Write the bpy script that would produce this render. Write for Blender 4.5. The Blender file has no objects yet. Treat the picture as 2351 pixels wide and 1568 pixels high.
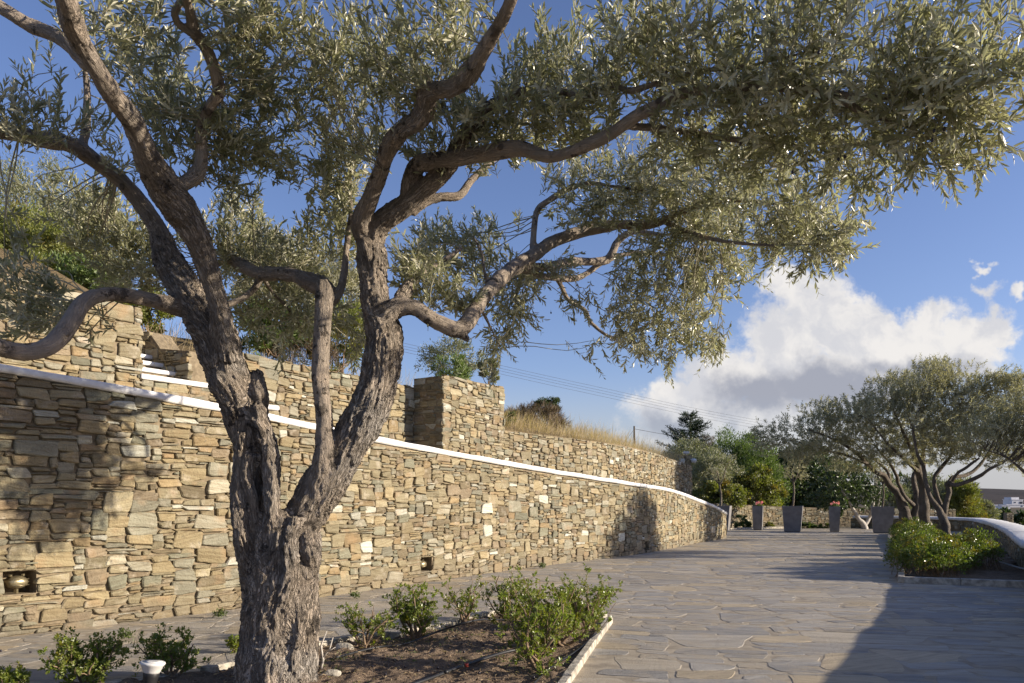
import bpy, math, random
import numpy as np
from mathutils import Vector

# ------------------------------------------------------------------ camera, sky, sun, exposure
SC = bpy.context.scene
COL = SC.collection
CAM_H = 1.4
FPX = 28.0 / 36.0 * 2351.0
HORIZON = 1150.0
cam_data = bpy.data.cameras.new("camera")
cam_data.lens = 28.0
cam_data.sensor_width = 36.0
cam_data.shift_y = (HORIZON - 784.0) / 2351.0
cam_data.clip_end = 6000.0
cam_data.clip_start = 0.05
cam = bpy.data.objects.new("camera", cam_data)
COL.objects.link(cam)
cam.location = (0, 0, CAM_H)
cam.rotation_euler = (math.radians(90), 0, 0)
SC.camera = cam

SUN_EL = math.radians(15.0)
SUN_FWD = math.radians(-8.0)          # how far the sun stands in front of the picture plane, to the right
sun_dir = Vector((math.cos(SUN_EL) * math.cos(SUN_FWD), math.cos(SUN_EL) * math.sin(SUN_FWD), math.sin(SUN_EL)))
sl = bpy.data.lights.new("sun", 'SUN')
sl.energy = 4.6
sl.angle = math.radians(0.53)
sl.color = (1.0, 0.89, 0.74)
so = bpy.data.objects.new("sun", sl)
COL.objects.link(so)
so.rotation_euler = (-sun_dir).to_track_quat('-Z', 'Y').to_euler()
so.location = (30, 6, 12)

SC.view_settings.view_transform = 'Standard'
SC.view_settings.look = 'None'
SC.view_settings.exposure = 0.90
SC.view_settings.gamma = 1.0
SC.render.engine = 'CYCLES'
SC.cycles.use_denoising = True
SC.cycles.max_bounces = 6
SC.cycles.diffuse_bounces = 4
SC.cycles.glossy_bounces = 2
SC.cycles.transmission_bounces = 3
SC.cycles.transparent_max_bounces = 6
SC.cycles.sample_clamp_indirect = 6.0

class NT:
    """small helper to write node trees as expressions"""
    def __init__(self, tree):
        self.t = tree
        self.n = tree.nodes
        self.l = tree.links
    def new(self, typ, **kw):
        nd = self.n.new(typ)
        for k, v in kw.items():
            setattr(nd, k, v)
        return nd
    def put(self, sock, v):
        if isinstance(v, bpy.types.NodeSocket):
            self.l.new(v, sock)
        elif v is not None:
            sock.default_value = v
    def math(self, op, a, b=None, c=None, clamp=False):
        nd = self.new('ShaderNodeMath', operation=op, use_clamp=clamp)
        self.put(nd.inputs[0], a)
        if b is not None: self.put(nd.inputs[1], b)
        if c is not None: self.put(nd.inputs[2], c)
        return nd.outputs[0]
    def vmath(self, op, a, b=None, scale=None):
        nd = self.new('ShaderNodeVectorMath', operation=op)
        self.put(nd.inputs[0], a)
        if b is not None: self.put(nd.inputs[1], b)
        if scale is not None: self.put(nd.inputs['Scale'], scale)
        return nd.outputs[1] if op in ('LENGTH', 'DISTANCE', 'DOT_PRODUCT') else nd.outputs[0]
    def noise(self, vec, scale, detail=4.0, rough=0.55, dist=0.0, col=False):
        nd = self.new('ShaderNodeTexNoise')
        self.put(nd.inputs['Vector'], vec)
        self.put(nd.inputs['Scale'], scale)
        nd.inputs['Detail'].default_value = detail
        nd.inputs['Roughness'].default_value = rough
        nd.inputs['Distortion'].default_value = dist
        return nd.outputs['Color' if col else 'Fac']
    def voronoi(self, vec, scale, feature='F1', out='Distance', rnd=1.0):
        nd = self.new('ShaderNodeTexVoronoi', feature=feature)
        self.put(nd.inputs['Vector'], vec)
        self.put(nd.inputs['Scale'], scale)
        nd.inputs['Randomness'].default_value = rnd
        return nd.outputs[out]
    def ramp(self, fac, stops):
        nd = self.new('ShaderNodeValToRGB')
        el = nd.color_ramp.elements
        while len(el) < len(stops): el.new(0.5)
        for e, (p, c) in zip(el, stops):
            e.position = p
            e.color = (c[0], c[1], c[2], 1) if not isinstance(c, (int, float)) else (c, c, c, 1)
        self.put(nd.inputs[0], fac)
        return nd.outputs[0]
    def mix(self, fac, a, b, blend='MIX'):
        nd = self.new('ShaderNodeMix', data_type='RGBA', blend_type=blend)
        self.put(nd.inputs[0], fac)
        self.put(nd.inputs[6], (a[0], a[1], a[2], 1) if isinstance(a, tuple) else a)
        self.put(nd.inputs[7], (b[0], b[1], b[2], 1) if isinstance(b, tuple) else b)
        return nd.outputs[2]
    def smooth(self, v, lo, hi):
        nd = self.new('ShaderNodeMapRange', interpolation_type='SMOOTHSTEP')
        self.put(nd.inputs[0], v); self.put(nd.inputs[1], lo); self.put(nd.inputs[2], hi)
        return nd.outputs[0]
    def attr(self, name, out='Fac'):
        nd = self.new('ShaderNodeAttribute', attribute_name=name)
        return nd.outputs[out]
    def comb(self, x, y, z):
        nd = self.new('ShaderNodeCombineXYZ')
        for s, v in zip(nd.inputs, (x, y, z)): self.put(s, v)
        return nd.outputs[0]
    def sep(self, v):
        nd = self.new('ShaderNodeSeparateXYZ')
        self.put(nd.inputs[0], v)
        return nd.outputs
    def bump(self, height, strength=0.5, dist=0.02, normal=None):
        nd = self.new('ShaderNodeBump')
        nd.inputs['Strength'].default_value = strength
        nd.inputs['Distance'].default_value = dist
        self.put(nd.inputs['Height'], height)
        if normal is not None: self.put(nd.inputs['Normal'], normal)
        return nd.outputs[0]

# ---- world: physical sky with cumulus clouds standing at infinity
world = bpy.data.worlds.new("World")
SC.world = world
world.use_nodes = True
W = NT(world.node_tree)
W.n.clear()
sky = W.new('ShaderNodeTexSky', sky_type='NISHITA', sun_disc=False)
sky.sun_elevation = SUN_EL
sky.sun_rotation = math.radians(90.0) - SUN_FWD      # clockwise from +Y
sky.altitude = 100.0
sky.air_density = 1.0
sky.dust_density = 0.6
sky.ozone_density = 3.0
bg_sky = W.new('ShaderNodeBackground')
bg_sky.inputs[1].default_value = 0.10
tc = W.new('ShaderNodeTexCoord')
sx, sy, sz = W.sep(tc.outputs['Generated'])
yy = W.math('MAXIMUM', sy, 0.05)
cu, cv = W.math('DIVIDE', sx, yy), W.math('DIVIDE', sz, yy)
uv = W.comb(cu, cv, 0.0)
# thin haze near the horizon pales the blue
skyc = W.mix(1.0, sky.outputs[0], (0.95, 0.83, 0.97), 'MULTIPLY')
skyc = W.mix(W.math('MULTIPLY', W.math('SUBTRACT', 1.0, W.smooth(sz, 0.0, 0.17)), 0.93), skyc, (2.9, 2.95, 3.1))
W.l.new(skyc, bg_sky.inputs[0])
warp = W.vmath('SCALE', W.vmath('SUBTRACT', W.noise(uv, 9.0, 5.0, 0.6, col=True), (0.5, 0.5, 0.5)), scale=0.11)
uvw = W.vmath('ADD', uv, warp)
wu, wv, _ = W.sep(uvw)
BLOBS = [(1812, 678, 72, 62), (1875, 735, 105, 90), (1800, 800, 120, 90), (1960, 775, 150, 95), (2060, 800, 150, 110),
         (2085, 770, 150, 75), (2200, 790, 130, 75), (2280, 745, 70, 60), (1700, 880, 150, 75), (1640, 900, 120, 60),
         (1560, 905, 70, 55), (1560, 975, 130, 55), (1760, 960, 190, 60), (1930, 890, 200, 80), (2270, 650, 52, 34, .40), (2290, 700, 40, 50, .46), (2350, 655, 30, 24, .38), (2310, 760, 60, 60, .30), (2050, 720, 60, 40), (1520, 1010, 90, 40), (2252, 608, 30, 18, .42), (1640, 960, 170, 60, .1), (1500, 950, 90, 60, .2), (2140, 700, 120, 50, .35), (2230, 860, 120, 50, .3), (1900, 1010, 200, 40)]
dens = None
for (bx, by, rx, ry, *wk) in BLOBS:
    u0, v0 = (bx - 1175.5) / FPX, (HORIZON - by) / FPX
    a = W.math('MULTIPLY', W.math('SUBTRACT', wu, u0), FPX / rx)
    b = W.math('MULTIPLY', W.math('SUBTRACT', wv, v0), FPX / ry)
    d = W.math('SUBTRACT', 1.0, W.math('SQRT', W.math('ADD', W.math('MULTIPLY', a, a), W.math('MULTIPLY', b, b))))
    if wk: d = W.math('SUBTRACT', d, wk[0])
    dens = d if dens is None else W.math('SMOOTH_MAX', dens, d, 0.12)
fine = W.math('SUBTRACT', W.noise(uv, 26.0, 6.0, 0.62), 0.5)
densn = W.math('ADD', dens, W.math('ADD', W.math('MULTIPLY', fine, 1.1), W.math('MULTIPLY', W.math('SUBTRACT', W.noise(uvw, 75.0, 5.0, 0.65), 0.5), 0.45)))
densn = W.math('ADD', densn, W.math('MULTIPLY', W.math('SUBTRACT', W.noise(uv, 11.0, 3.0, 0.5), 0.5), 0.5))
cmask = W.smooth(densn, -0.18, 0.34)
cmask = W.math('MULTIPLY', cmask, 0.97)
fadeb = W.smooth(cv, 0.02, 0.14)
cmask = W.math('MULTIPLY', cmask, fadeb)
# grey undersides: the lower middle of the cumulus
def lobe(bx, by, rx, ry):
    u0, v0 = (bx - 1175.5) / FPX, (HORIZON - by) / FPX
    a = W.math('MULTIPLY', W.math('SUBTRACT', wu, u0), FPX / rx)
    b = W.math('MULTIPLY', W.math('SUBTRACT', wv, v0), FPX / ry)
    return W.math('SUBTRACT', 1.0, W.math('SQRT', W.math('ADD', W.math('MULTIPLY', a, a), W.math('MULTIPLY', b, b))))
base = W.math('SMOOTH_MAX', lobe(1880, 900, 270, 85), lobe(1730, 915, 150, 75), 0.1)
base = W.math('SMOOTH_MAX', base, lobe(1530, 985, 120, 50), 0.1)
base = W.math('SMOOTH_MAX', base, lobe(2120, 850, 190, 55), 0.1)
bshade = W.smooth(W.math('ADD', base, W.math('MULTIPLY', fine, 0.9)), -0.05, 0.75)
puff = W.noise(uvw, 17.0, 4.0, 0.55)
lit = W.mix(W.smooth(puff, 0.35, 0.62), (0.66, 0.66, 0.69), (0.86, 0.83, 0.80))
ccol = W.mix(bshade, lit, (0.37, 0.385, 0.45))
bg_c = W.new('ShaderNodeBackground')
bg_c.inputs[1].default_value = 0.56
W.l.new(ccol, bg_c.inputs[0])
mx = W.new('ShaderNodeMixShader')
W.l.new(cmask, mx.inputs[0]); W.l.new(bg_sky.outputs[0], mx.inputs[1]); W.l.new(bg_c.outputs[0], mx.inputs[2])
wo = W.new('ShaderNodeOutputWorld')
W.l.new(mx.outputs[0], wo.inputs[0])

# ------------------------------------------------------------------ helpers
def PX(px, py, d):
    """point at distance d in front of the camera seen at pixel (px, py) of a 2351 x 1568 view"""
    return np.array([(px - 1175.5) * d / FPX, d, CAM_H + (HORIZON - py) * d / FPX])

def tag(o, label=None, cat=None, group=None, kind=None):
    if label: o['label'] = label
    if cat: o['category'] = cat
    if group: o['group'] = group
    if kind: o['kind'] = kind
    return o

def empty(name, loc, label=None, cat=None, group=None):
    o = bpy.data.objects.new(name, None)
    COL.objects.link(o)
    o.location = tuple(float(v) for v in loc)
    o.empty_display_size = 0.1
    return tag(o, label, cat, group)

def mesh_obj(name, V, F, mat, parent=None, smooth=False, attrs=None):
    """V: (n,3) world coordinates; F: list of index lists, or list of (m,k) arrays; linked as ONE mesh object"""
    V = np.asarray(V, dtype=np.float64)
    off = np.zeros(3)
    if parent is not None:
        p = parent
        while p is not None:
            off += np.array(p.location); p = p.parent
    me = bpy.data.meshes.new(name)
    if isinstance(F, np.ndarray): F = [F]
    if len(F) and isinstance(F[0], np.ndarray):
        idx = np.concatenate([f.reshape(-1) for f in F]).astype(np.int32)
        tot = np.concatenate([np.full(len(f), f.shape[1]) for f in F]).astype(np.int32)
    else:
        idx = np.array([i for f in F for i in f], dtype=np.int32)
        tot = np.array([len(f) for f in F], dtype=np.int32)
    st = np.concatenate([[0], np.cumsum(tot)[:-1]]).astype(np.int32)
    me.vertices.add(len(V)); me.loops.add(len(idx)); me.polygons.add(len(tot))
    me.vertices.foreach_set('co', (V - off).astype(np.float32).ravel())
    me.loops.foreach_set('vertex_index', idx)
    me.polygons.foreach_set('loop_start', st)
    me.polygons.foreach_set('loop_total', tot)
    me.polygons.foreach_set('use_smooth', np.full(len(tot), smooth, dtype=bool))
    if attrs:
        for k, a in attrs.items():
            a = np.asarray(a, dtype=np.float32)
            if a.ndim == 1:
                at = me.attributes.new(k, 'FLOAT', 'POINT'); at.data.foreach_set('value', a)
            elif a.shape[1] == 3:
                at = me.attributes.new(k, 'FLOAT_VECTOR', 'POINT'); at.data.foreach_set('vector', a.ravel())
            else:
                at = me.attributes.new(k, 'FLOAT_COLOR', 'POINT'); at.data.foreach_set('color', a.ravel())
    me.update(calc_edges=True)
    me.materials.append(mat)
    o = bpy.data.objects.new(name, me)
    COL.objects.link(o)
    if parent is not None: o.parent = parent
    return o

def copy_tree(o, parent=None):
    c = o.copy(); COL.objects.link(c)
    if parent is not None: c.parent = parent
    for ch in list(o.children): copy_tree(ch, c)
    return c

def _hash(ix, iy, iz, seed):
    h = (ix.astype(np.int64) * 374761393 + iy.astype(np.int64) * 668265263 + iz.astype(np.int64) * 2147483647 + seed * 974634777) & 0xFFFFFFFF
    h = ((h ^ (h >> 13)) * 1274126177) & 0xFFFFFFFF
    h = ((h ^ (h >> 16)) * 2246822519) & 0xFFFFFFFF
    return ((h ^ (h >> 15)) & 0xFFFFFF) / float(0xFFFFFF)

def vnoise(P, seed=0):
    """value noise in -1..1"""
    P = np.asarray(P, dtype=np.float64)
    i = np.floor(P).astype(np.int64); f = P - i
    f = f * f * f * (f * (f * 6 - 15) + 10)
    r = 0
    for dx in (0, 1):
        for dy in (0, 1):
            for dz in (0, 1):
                w = (f[..., 0] if dx else 1 - f[..., 0]) * (f[..., 1] if dy else 1 - f[..., 1]) * (f[..., 2] if dz else 1 - f[..., 2])
                r = r + w * _hash(i[..., 0] + dx, i[..., 1] + dy, i[..., 2] + dz, seed)
    return r * 2 - 1

def fbm(P, seed=0, oct=3):
    r, a, P = 0, 1.0, np.asarray(P, dtype=np.float64)
    for k in range(oct):
        r = r + a * vnoise(P * (2.03 ** k), seed + k * 17); a *= 0.5
    return r / 1.75

class MB:
    """collects shapes and links them as one mesh"""
    def __init__(self): self.V = []; self.F = []; self.n = 0
    def add(self, V, F):
        V = np.asarray(V, float)
        self.V.append(V); self.F += [[i + self.n for i in f] for f in F]; self.n += len(V)
    def box(self, c, s, ax=None, bev=0.0):
        c = np.array(c, float); s = np.array(s, float) / 2
        A = np.eye(3) if ax is None else np.array(ax, float)
        if bev <= 0:
            P = [(-1, -1, -1), (1, -1, -1), (1, 1, -1), (-1, 1, -1), (-1, -1, 1), (1, -1, 1), (1, 1, 1), (-1, 1, 1)]
            self.add([c + (np.array(p) * s) @ A for p in P], [[0, 3, 2, 1], [4, 5, 6, 7], [0, 1, 5, 4], [1, 2, 6, 5], [2, 3, 7, 6], [3, 0, 4, 7]])
        else:
            b = bev; rings = []
            for (z, i) in ((-s[2], b), (-s[2] + b, 0), (s[2] - b, 0), (s[2], b)):
                x, y = s[0] - i, s[1] - i
                k = b * 0.6
                rings.append([(-x + k, -y, z), (x - k, -y, z), (x, -y + k, z), (x, y - k, z), (x - k, y, z), (-x + k, y, z), (-x, y - k, z), (-x, -y + k, z)])
            V = [c + np.array(p) @ A for r in rings for p in r]
            F = [[7, 6, 5, 4, 3, 2, 1, 0], [24 + j for j in range(8)]]
            for r in range(3):
                for j in range(8): F.append([r * 8 + j, r * 8 + (j + 1) % 8, r * 8 + 8 + (j + 1) % 8, r * 8 + 8 + j])
            self.add(V, F)
    def tube(self, pts, rad, k=8, cap=True):
        V, F = tube(pts, rad, k, cap); self.add(V, F)
    def lathe(self, c, prof, k=20, axis=(0, 0, 1)):
        c = np.array(c, float); z = np.array(axis, float); z /= np.linalg.norm(z)
        x = np.cross(z, (0.3, 0.9, 0.1)); x /= np.linalg.norm(x); y = np.cross(z, x)
        V = [c + z * h + r * (math.cos(t) * x + math.sin(t) * y) for (r, h) in prof for t in np.linspace(0, 2 * math.pi, k, endpoint=False)]
        F = []
        for i in range(len(prof) - 1):
            for j in range(k): F.append([i * k + j, i * k + (j + 1) % k, (i + 1) * k + (j + 1) % k, (i + 1) * k + j])
        F.append(list(range(k))[::-1]); F.append([(len(prof) - 1) * k + j for j in range(k)])
        self.add(V, F)
    def build(self, name, mat, parent=None, smooth=False, attrs=None):
        return mesh_obj(name, np.concatenate(self.V), self.F, mat, parent, smooth, attrs)

def frames(P):
    P = np.asarray(P, float)
    T = np.gradient(P, axis=0); T /= np.linalg.norm(T, axis=1, keepdims=True) + 1e-9
    X = np.zeros_like(P)
    a = np.cross(T[0], (0.21, 0.87, 0.43)); X[0] = a / (np.linalg.norm(a) + 1e-9)
    for i in range(1, len(P)):
        x = X[i - 1] - T[i] * np.dot(X[i - 1], T[i]); X[i] = x / (np.linalg.norm(x) + 1e-9)
    return T, X, np.cross(T, X)

def tube(P, R, k=8, cap=True):
    P = np.asarray(P, float); n = len(P)
    R = np.broadcast_to(np.asarray(R, float), (n,))
    T, X, Y = frames(P)
    t = np.linspace(0, 2 * math.pi, k, endpoint=False)
    V = (P[:, None] + R[:, None, None] * (np.cos(t)[None, :, None] * X[:, None] + np.sin(t)[None, :, None] * Y[:, None])).reshape(-1, 3)
    F = [[i * k + j, i * k + (j + 1) % k, (i + 1) * k + (j + 1) % k, (i + 1) * k + j] for i in range(n - 1) for j in range(k)]
    if cap:
        F.append([j for j in range(k)][::-1]); F.append([(n - 1) * k + j for j in range(k)])
    return V, F

def catmull(C, step):
    """resample control rows (any width; first 3 columns are the position) with a Catmull-Rom spline"""
    C = np.asarray(C, float)
    if len(C) < 3:
        m = max(2, int(np.linalg.norm(C[-1, :3] - C[0, :3]) / step) + 1)
        return C[0] + (C[-1] - C[0]) * np.linspace(0, 1, m)[:, None]
    E = np.vstack([2 * C[0] - C[1], C, 2 * C[-1] - C[-2]])
    out = []
    for i in range(1, len(E) - 2):
        p0, p1, p2, p3 = E[i - 1:i + 3]
        m = max(2, int(np.linalg.norm(p2[:3] - p1[:3]) / step) + 1)
        t = np.linspace(0, 1, m, endpoint=False)[:, None]
        out.append(0.5 * (2 * p1 + (p2 - p0) * t + (2 * p0 - 5 * p1 + 4 * p2 - p3) * t ** 2 + (3 * p1 - p0 - 3 * p2 + p3) * t ** 3))
    out.append(C[-1:])
    return np.vstack(out)

# ------------------------------------------------------------------ materials
def material(name, rough=0.8, spec=0.3):
    m = bpy.data.materials.new(name); m.use_nodes = True
    t = NT(m.node_tree); b = t.n['Principled BSDF']
    b.inputs['Roughness'].default_value = rough
    b.inputs['Specular IOR Level'].default_value = spec
    return m, t, b

def simple_mat(name, col, rough=0.7, spec=0.3, var=0.12, scale=8.0, bump=0.0, bscale=60.0, metal=0.0):
    m, t, b = material(name, rough, spec)
    g = t.new('ShaderNodeNewGeometry').outputs['Position']
    n = t.noise(g, scale, 5.0)
    lo = tuple(c * (1 - var) for c in col); hi = tuple(min(1, c * (1 + var)) for c in col)
    t.put(b.inputs['Base Color'], t.mix(t.smooth(n, 0.3, 0.7), lo, hi))
    b.inputs['Metallic'].default_value = metal
    if bump > 0: t.put(b.inputs['Normal'], t.bump(t.noise(g, bscale, 4.0), bump, 0.01))
    return m

def stone_mat(name, gloss=0.75):
    m, t, b = material(name, gloss, 0.25)
    g = t.new('ShaderNodeNewGeometry').outputs['Position']
    c = t.attr('stone', 'Color')
    rnd = t.attr('stone', 'Alpha')
    # schist layers run along the bed, tilted a little differently in every stone
    x, y, z = t.sep(g)
    tilt = t.math('MULTIPLY', t.math('SUBTRACT', rnd, 0.5), 0.35)
    lay = t.math('ADD', z, t.math('MULTIPLY', t.math('ADD', x, y), tilt))
    layv = t.comb(t.math('MULTIPLY', x, 3.0), t.math('MULTIPLY', y, 3.0), t.math('MULTIPLY', lay, 38.0))
    bands = t.noise(layv, 1.0, 4.0, 0.6)
    pv = t.vmath('ADD', g, t.vmath('SCALE', t.comb(rnd, rnd, rnd), scale=37.0))
    blot = t.noise(pv, 5.0, 5.0, 0.62)
    stain = t.noise(pv, 2.6, 3.0, 0.5)
    col = t.mix(t.smooth(bands, 0.35, 0.68), c, t.mix(1.0, c, (0.70, 0.66, 0.62), 'MULTIPLY'))
    col = t.mix(t.math('MULTIPLY', t.smooth(blot, 0.52, 0.72), 0.45), col, (0.50, 0.44, 0.34))
    col = t.mix(t.math('MULTIPLY', t.smooth(stain, 0.55, 0.72), 0.38), col, (0.38, 0.24, 0.125))
    grain = t.noise(g, 140.0, 3.0, 0.7)
    col = t.mix(t.math('MULTIPLY', t.smooth(grain, 0.45, 0.75), 0.35), col, t.mix(1.0, col, (0.55, 0.55, 0.55), 'MULTIPLY'))
    lich = t.noise(pv, 11.0, 5.0, 0.7)
    col = t.mix(t.math('MULTIPLY', t.smooth(lich, 0.63, 0.70), 0.55), col, (0.10, 0.09, 0.075))
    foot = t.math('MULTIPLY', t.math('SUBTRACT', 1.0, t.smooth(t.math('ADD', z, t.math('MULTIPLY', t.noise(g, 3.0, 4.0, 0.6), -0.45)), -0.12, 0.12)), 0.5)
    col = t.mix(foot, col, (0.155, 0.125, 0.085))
    t.put(b.inputs['Base Color'], col)
    h = t.math('ADD', t.math('MULTIPLY', bands, 0.6), t.math('ADD', t.math('MULTIPLY', t.noise(g, 45.0, 5.0, 0.65), 0.7), t.math('MULTIPLY', t.noise(pv, 12.0, 3.0), 0.8)))
    t.put(b.inputs['Normal'], t.bump(h, 0.85, 0.022))
    return m

def slab_mat():
    m, t, b = material('flagstone', 0.7, 0.25)
    g = t.new('ShaderNodeNewGeometry').outputs['Position']
    c = t.attr('stone', 'Color'); rnd = t.attr('stone', 'Alpha')
    x, y, z = t.sep(g)
    pv = t.vmath('ADD', g, t.vmath('SCALE', t.comb(rnd, rnd, rnd), scale=37.0))
    ang = t.math('MULTIPLY', t.math('SUBTRACT', rnd, 0.5), 1.2)
    yy = t.math('ADD', y, t.math('MULTIPLY', x, ang))
    streak = t.noise(t.comb(t.math('MULTIPLY', x, 1.6), t.math('MULTIPLY', yy, 9.0), rnd), 1.0, 5.0, 0.65)
    blot = t.noise(pv, 3.2, 5.0, 0.65)
    col = t.mix(t.smooth(streak, 0.35, 0.7), c, t.mix(1.0, c, (0.68, 0.68, 0.68), 'MULTIPLY'))
    col = t.mix(t.math('MULTIPLY', t.smooth(blot, 0.46, 0.70), 0.65), col, (0.40, 0.33, 0.23))
    spots = t.noise(g, 22.0, 5.0, 0.75)
    col = t.mix(t.math('MULTIPLY', t.smooth(spots, 0.60, 0.70), 0.55), col, (0.13, 0.12, 0.11))
    grain = t.noise(g, 160.0, 3.0, 0.7)
    col = t.mix(t.math('MULTIPLY', t.smooth(grain, 0.5, 0.72), 0.35), col, t.mix(1.0, col, (1.5, 1.48, 1.42), 'MULTIPLY'))
    t.put(b.inputs['Base Color'], col)
    h = t.math('ADD', t.math('MULTIPLY', streak, 0.9), t.math('ADD', t.math('MULTIPLY', t.noise(g, 30.0, 5.0, 0.7), 0.6), t.math('MULTIPLY', t.noise(g, 120.0, 3.0, 0.7), 0.25)))
    t.put(b.inputs['Normal'], t.bump(h, 0.9, 0.014))
    return m

def leaf_mat(name, front, back, trans=0.25, gloss=0.38, var=0.35, yellow=None, tcol=(1.9, 2.0, 0.9)):
    m = bpy.data.materials.new(name); m.use_nodes = True
    t = NT(m.node_tree); b = t.n['Principled BSDF']
    geo = t.new('ShaderNodeNewGeometry')
    rnd = t.attr('rnd')
    f = t.mix(rnd, tuple(c * (1 - var) for c in front), tuple(c * (1 + var) for c in front))
    k = t.mix(rnd, tuple(c * (1 - var * .6) for c in back), tuple(c * (1 + var * .6) for c in back))
    if yellow is not None:
        f = t.mix(t.smooth(t.noise(geo.outputs['Position'], yellow[1], 3.0), 0.48, 0.66), f, yellow[0])
    col = t.mix(geo.outputs['Backfacing'], f, k)
    t.put(b.inputs['Base Color'], col)
    b.inputs['Roughness'].default_value = gloss
    b.inputs['Specular IOR Level'].default_value = 0.5
    tr = t.new('ShaderNodeBsdfTranslucent')
    t.put(tr.inputs[0], t.mix(1.0, f, tcol, 'MULTIPLY'))
    ms = t.new('ShaderNodeMixShader'); ms.inputs[0].default_value = trans
    t.l.new(b.outputs[0], ms.inputs[1]); t.l.new(tr.outputs[0], ms.inputs[2])
    t.l.new(ms.outputs[0], t.n['Material Output'].inputs[0])
    return m

def bark_mat(name, smooth_col=(0.275, 0.228, 0.180), rough_col=(0.375, 0.315, 0.250), use_coord=True):
    m, t, b = material(name, 0.85, 0.2)
    g = t.new('ShaderNodeNewGeometry').outputs['Position']
    if use_coord:
        q = t.attr('bark', 'Vector'); r = t.attr('rough')
    else:
        x, y, z = t.sep(g); q = t.comb(t.math('MULTIPLY', x, 6.0), t.math('MULTIPLY', y, 6.0), t.math('MULTIPLY', z, 1.0)); r = 0.4
    fib = t.noise(q, 10.0, 6.0, 0.72, 0.5)
    fib2 = t.noise(q, 28.0, 4.0, 0.7, 0.3)
    f1 = t.math('ABSOLUTE', t.math('SUBTRACT', t.noise(q, 11.0, 3.0, 0.6, 0.6), 0.5))
    f2 = t.math('ABSOLUTE', t.math('SUBTRACT', t.noise(q, 24.0, 3.0, 0.6, 0.6), 0.5))
    fis = t.math('MINIMUM', t.smooth(f1, 0.0, 0.055), t.math('ADD', t.smooth(f2, 0.0, 0.05), 0.25))
    n1 = t.noise(g, 6.0, 5.0, 0.65)
    n2 = t.noise(g, 2.2, 3.0, 0.5)
    col = t.mix(r, smooth_col, rough_col)
    col = t.mix(t.smooth(n1, 0.4, 0.7), col, t.mix(1.0, col, (1.35, 1.30, 1.25), 'MULTIPLY'))
    col = t.mix(t.math('MULTIPLY', t.smooth(fib, 0.5, 0.75), t.math('MULTIPLY', r, 0.6)), col, (0.14, 0.108, 0.080))
    col = t.mix(t.math('MULTIPLY', t.smooth(n2, 0.50, 0.72), t.math('MULTIPLY', r, 0.75)), col, (0.42, 0.385, 0.34))
    col = t.mix(t.math('MULTIPLY', t.math('SUBTRACT', 1.0, fis), t.math('MULTIPLY', r, 0.62)), col, (0.085, 0.066, 0.048))
    scab = t.math('MULTIPLY', t.smooth(t.noise(g, 9.0, 5.0, 0.75), 0.535, 0.62), t.smooth(t.noise(g, 2.4, 2.0), 0.44, 0.60))
    col = t.mix(t.math('MULTIPLY', scab, 0.85), col, (0.040, 0.032, 0.025))
    knot = t.voronoi(g, 8.5, rnd=0.95)
    kn = t.math('SUBTRACT', 1.0, t.smooth(knot, 0.16, 0.26))
    kn = t.math('MULTIPLY', kn, t.math('SUBTRACT', 1.0, r))
    kn = t.math('MULTIPLY', kn, t.smooth(t.noise(g, 3.1, 1.0), 0.5, 0.58))
    col = t.mix(t.math('MULTIPLY', kn, 0.8), col, (0.045, 0.034, 0.026))
    t.put(b.inputs['Base Color'], col)
    h = t.math('ADD', t.math('MULTIPLY', t.math('ADD', t.math('MULTIPLY', fib, 1.0), t.math('MULTIPLY', fib2, 0.5)), t.math('ADD', t.math('MULTIPLY', r, 0.9), 0.12)),
               t.math('MULTIPLY', t.noise(g, 70.0, 4.0, 0.7), 0.16))
    h = t.math('ADD', h, t.math('MULTIPLY', t.math('ADD', kn, scab), 0.35))
    h = t.math('ADD', h, t.math('MULTIPLY', t.math('MINIMUM', fis, 1.0), t.math('MULTIPLY', r, 0.9)))
    t.put(b.inputs['Normal'], t.bump(h, 1.0, 0.05))
    return m

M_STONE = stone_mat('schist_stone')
M_SLAB = slab_mat()
M_MORTAR = simple_mat('sandy_mortar', (0.22, 0.175, 0.115), 0.95, 0.1, 0.25, 14.0, 0.6, 90.0)
M_JOINT = simple_mat('joint_mortar', (0.37, 0.315, 0.235), 0.95, 0.1, 0.2, 6.0, 0.5, 80.0)
M_WHITE = simple_mat('lime_wash', (0.70, 0.685, 0.66), 0.8, 0.2, 0.10, 7.0, 0.5, 25.0)
M_KERB = simple_mat('kerb_concrete', (0.40, 0.36, 0.29), 0.9, 0.2, 0.38, 11.0, 0.9, 50.0)
M_BARK = bark_mat('olive_bark')
M_BARK2 = bark_mat('far_bark', (0.21, 0.18, 0.145), (0.19, 0.155, 0.12), False)
M_TWIG = simple_mat('twig_bark', (0.31, 0.28, 0.19), 0.8, 0.2, 0.2, 12.0)
M_STEM = simple_mat('shrub_stem', (0.22, 0.155, 0.10), 0.85, 0.2, 0.3, 14.0)
M_WHITEBARK = simple_mat('limed_bark', (0.42, 0.38, 0.33), 0.85, 0.2, 0.2, 7.0, 0.5, 40.0)
M_OLIVE = leaf_mat('olive_leaf', (0.230, 0.232, 0.130), (0.60, 0.57, 0.42), 0.36, 0.30, tcol=(1.75, 1.75, 1.45))
M_OLIVE2 = leaf_mat('olive_leaf_far', (0.205, 0.205, 0.125), (0.48, 0.46, 0.34), 0.36, 0.42, tcol=(2.2, 2.1, 1.4))
M_BOX = leaf_mat('box_leaf', (0.135, 0.175, 0.024), (0.20, 0.23, 0.06), 0.38, 0.32, 0.4, ((0.16, 0.15, 0.02), 9.0))
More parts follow.
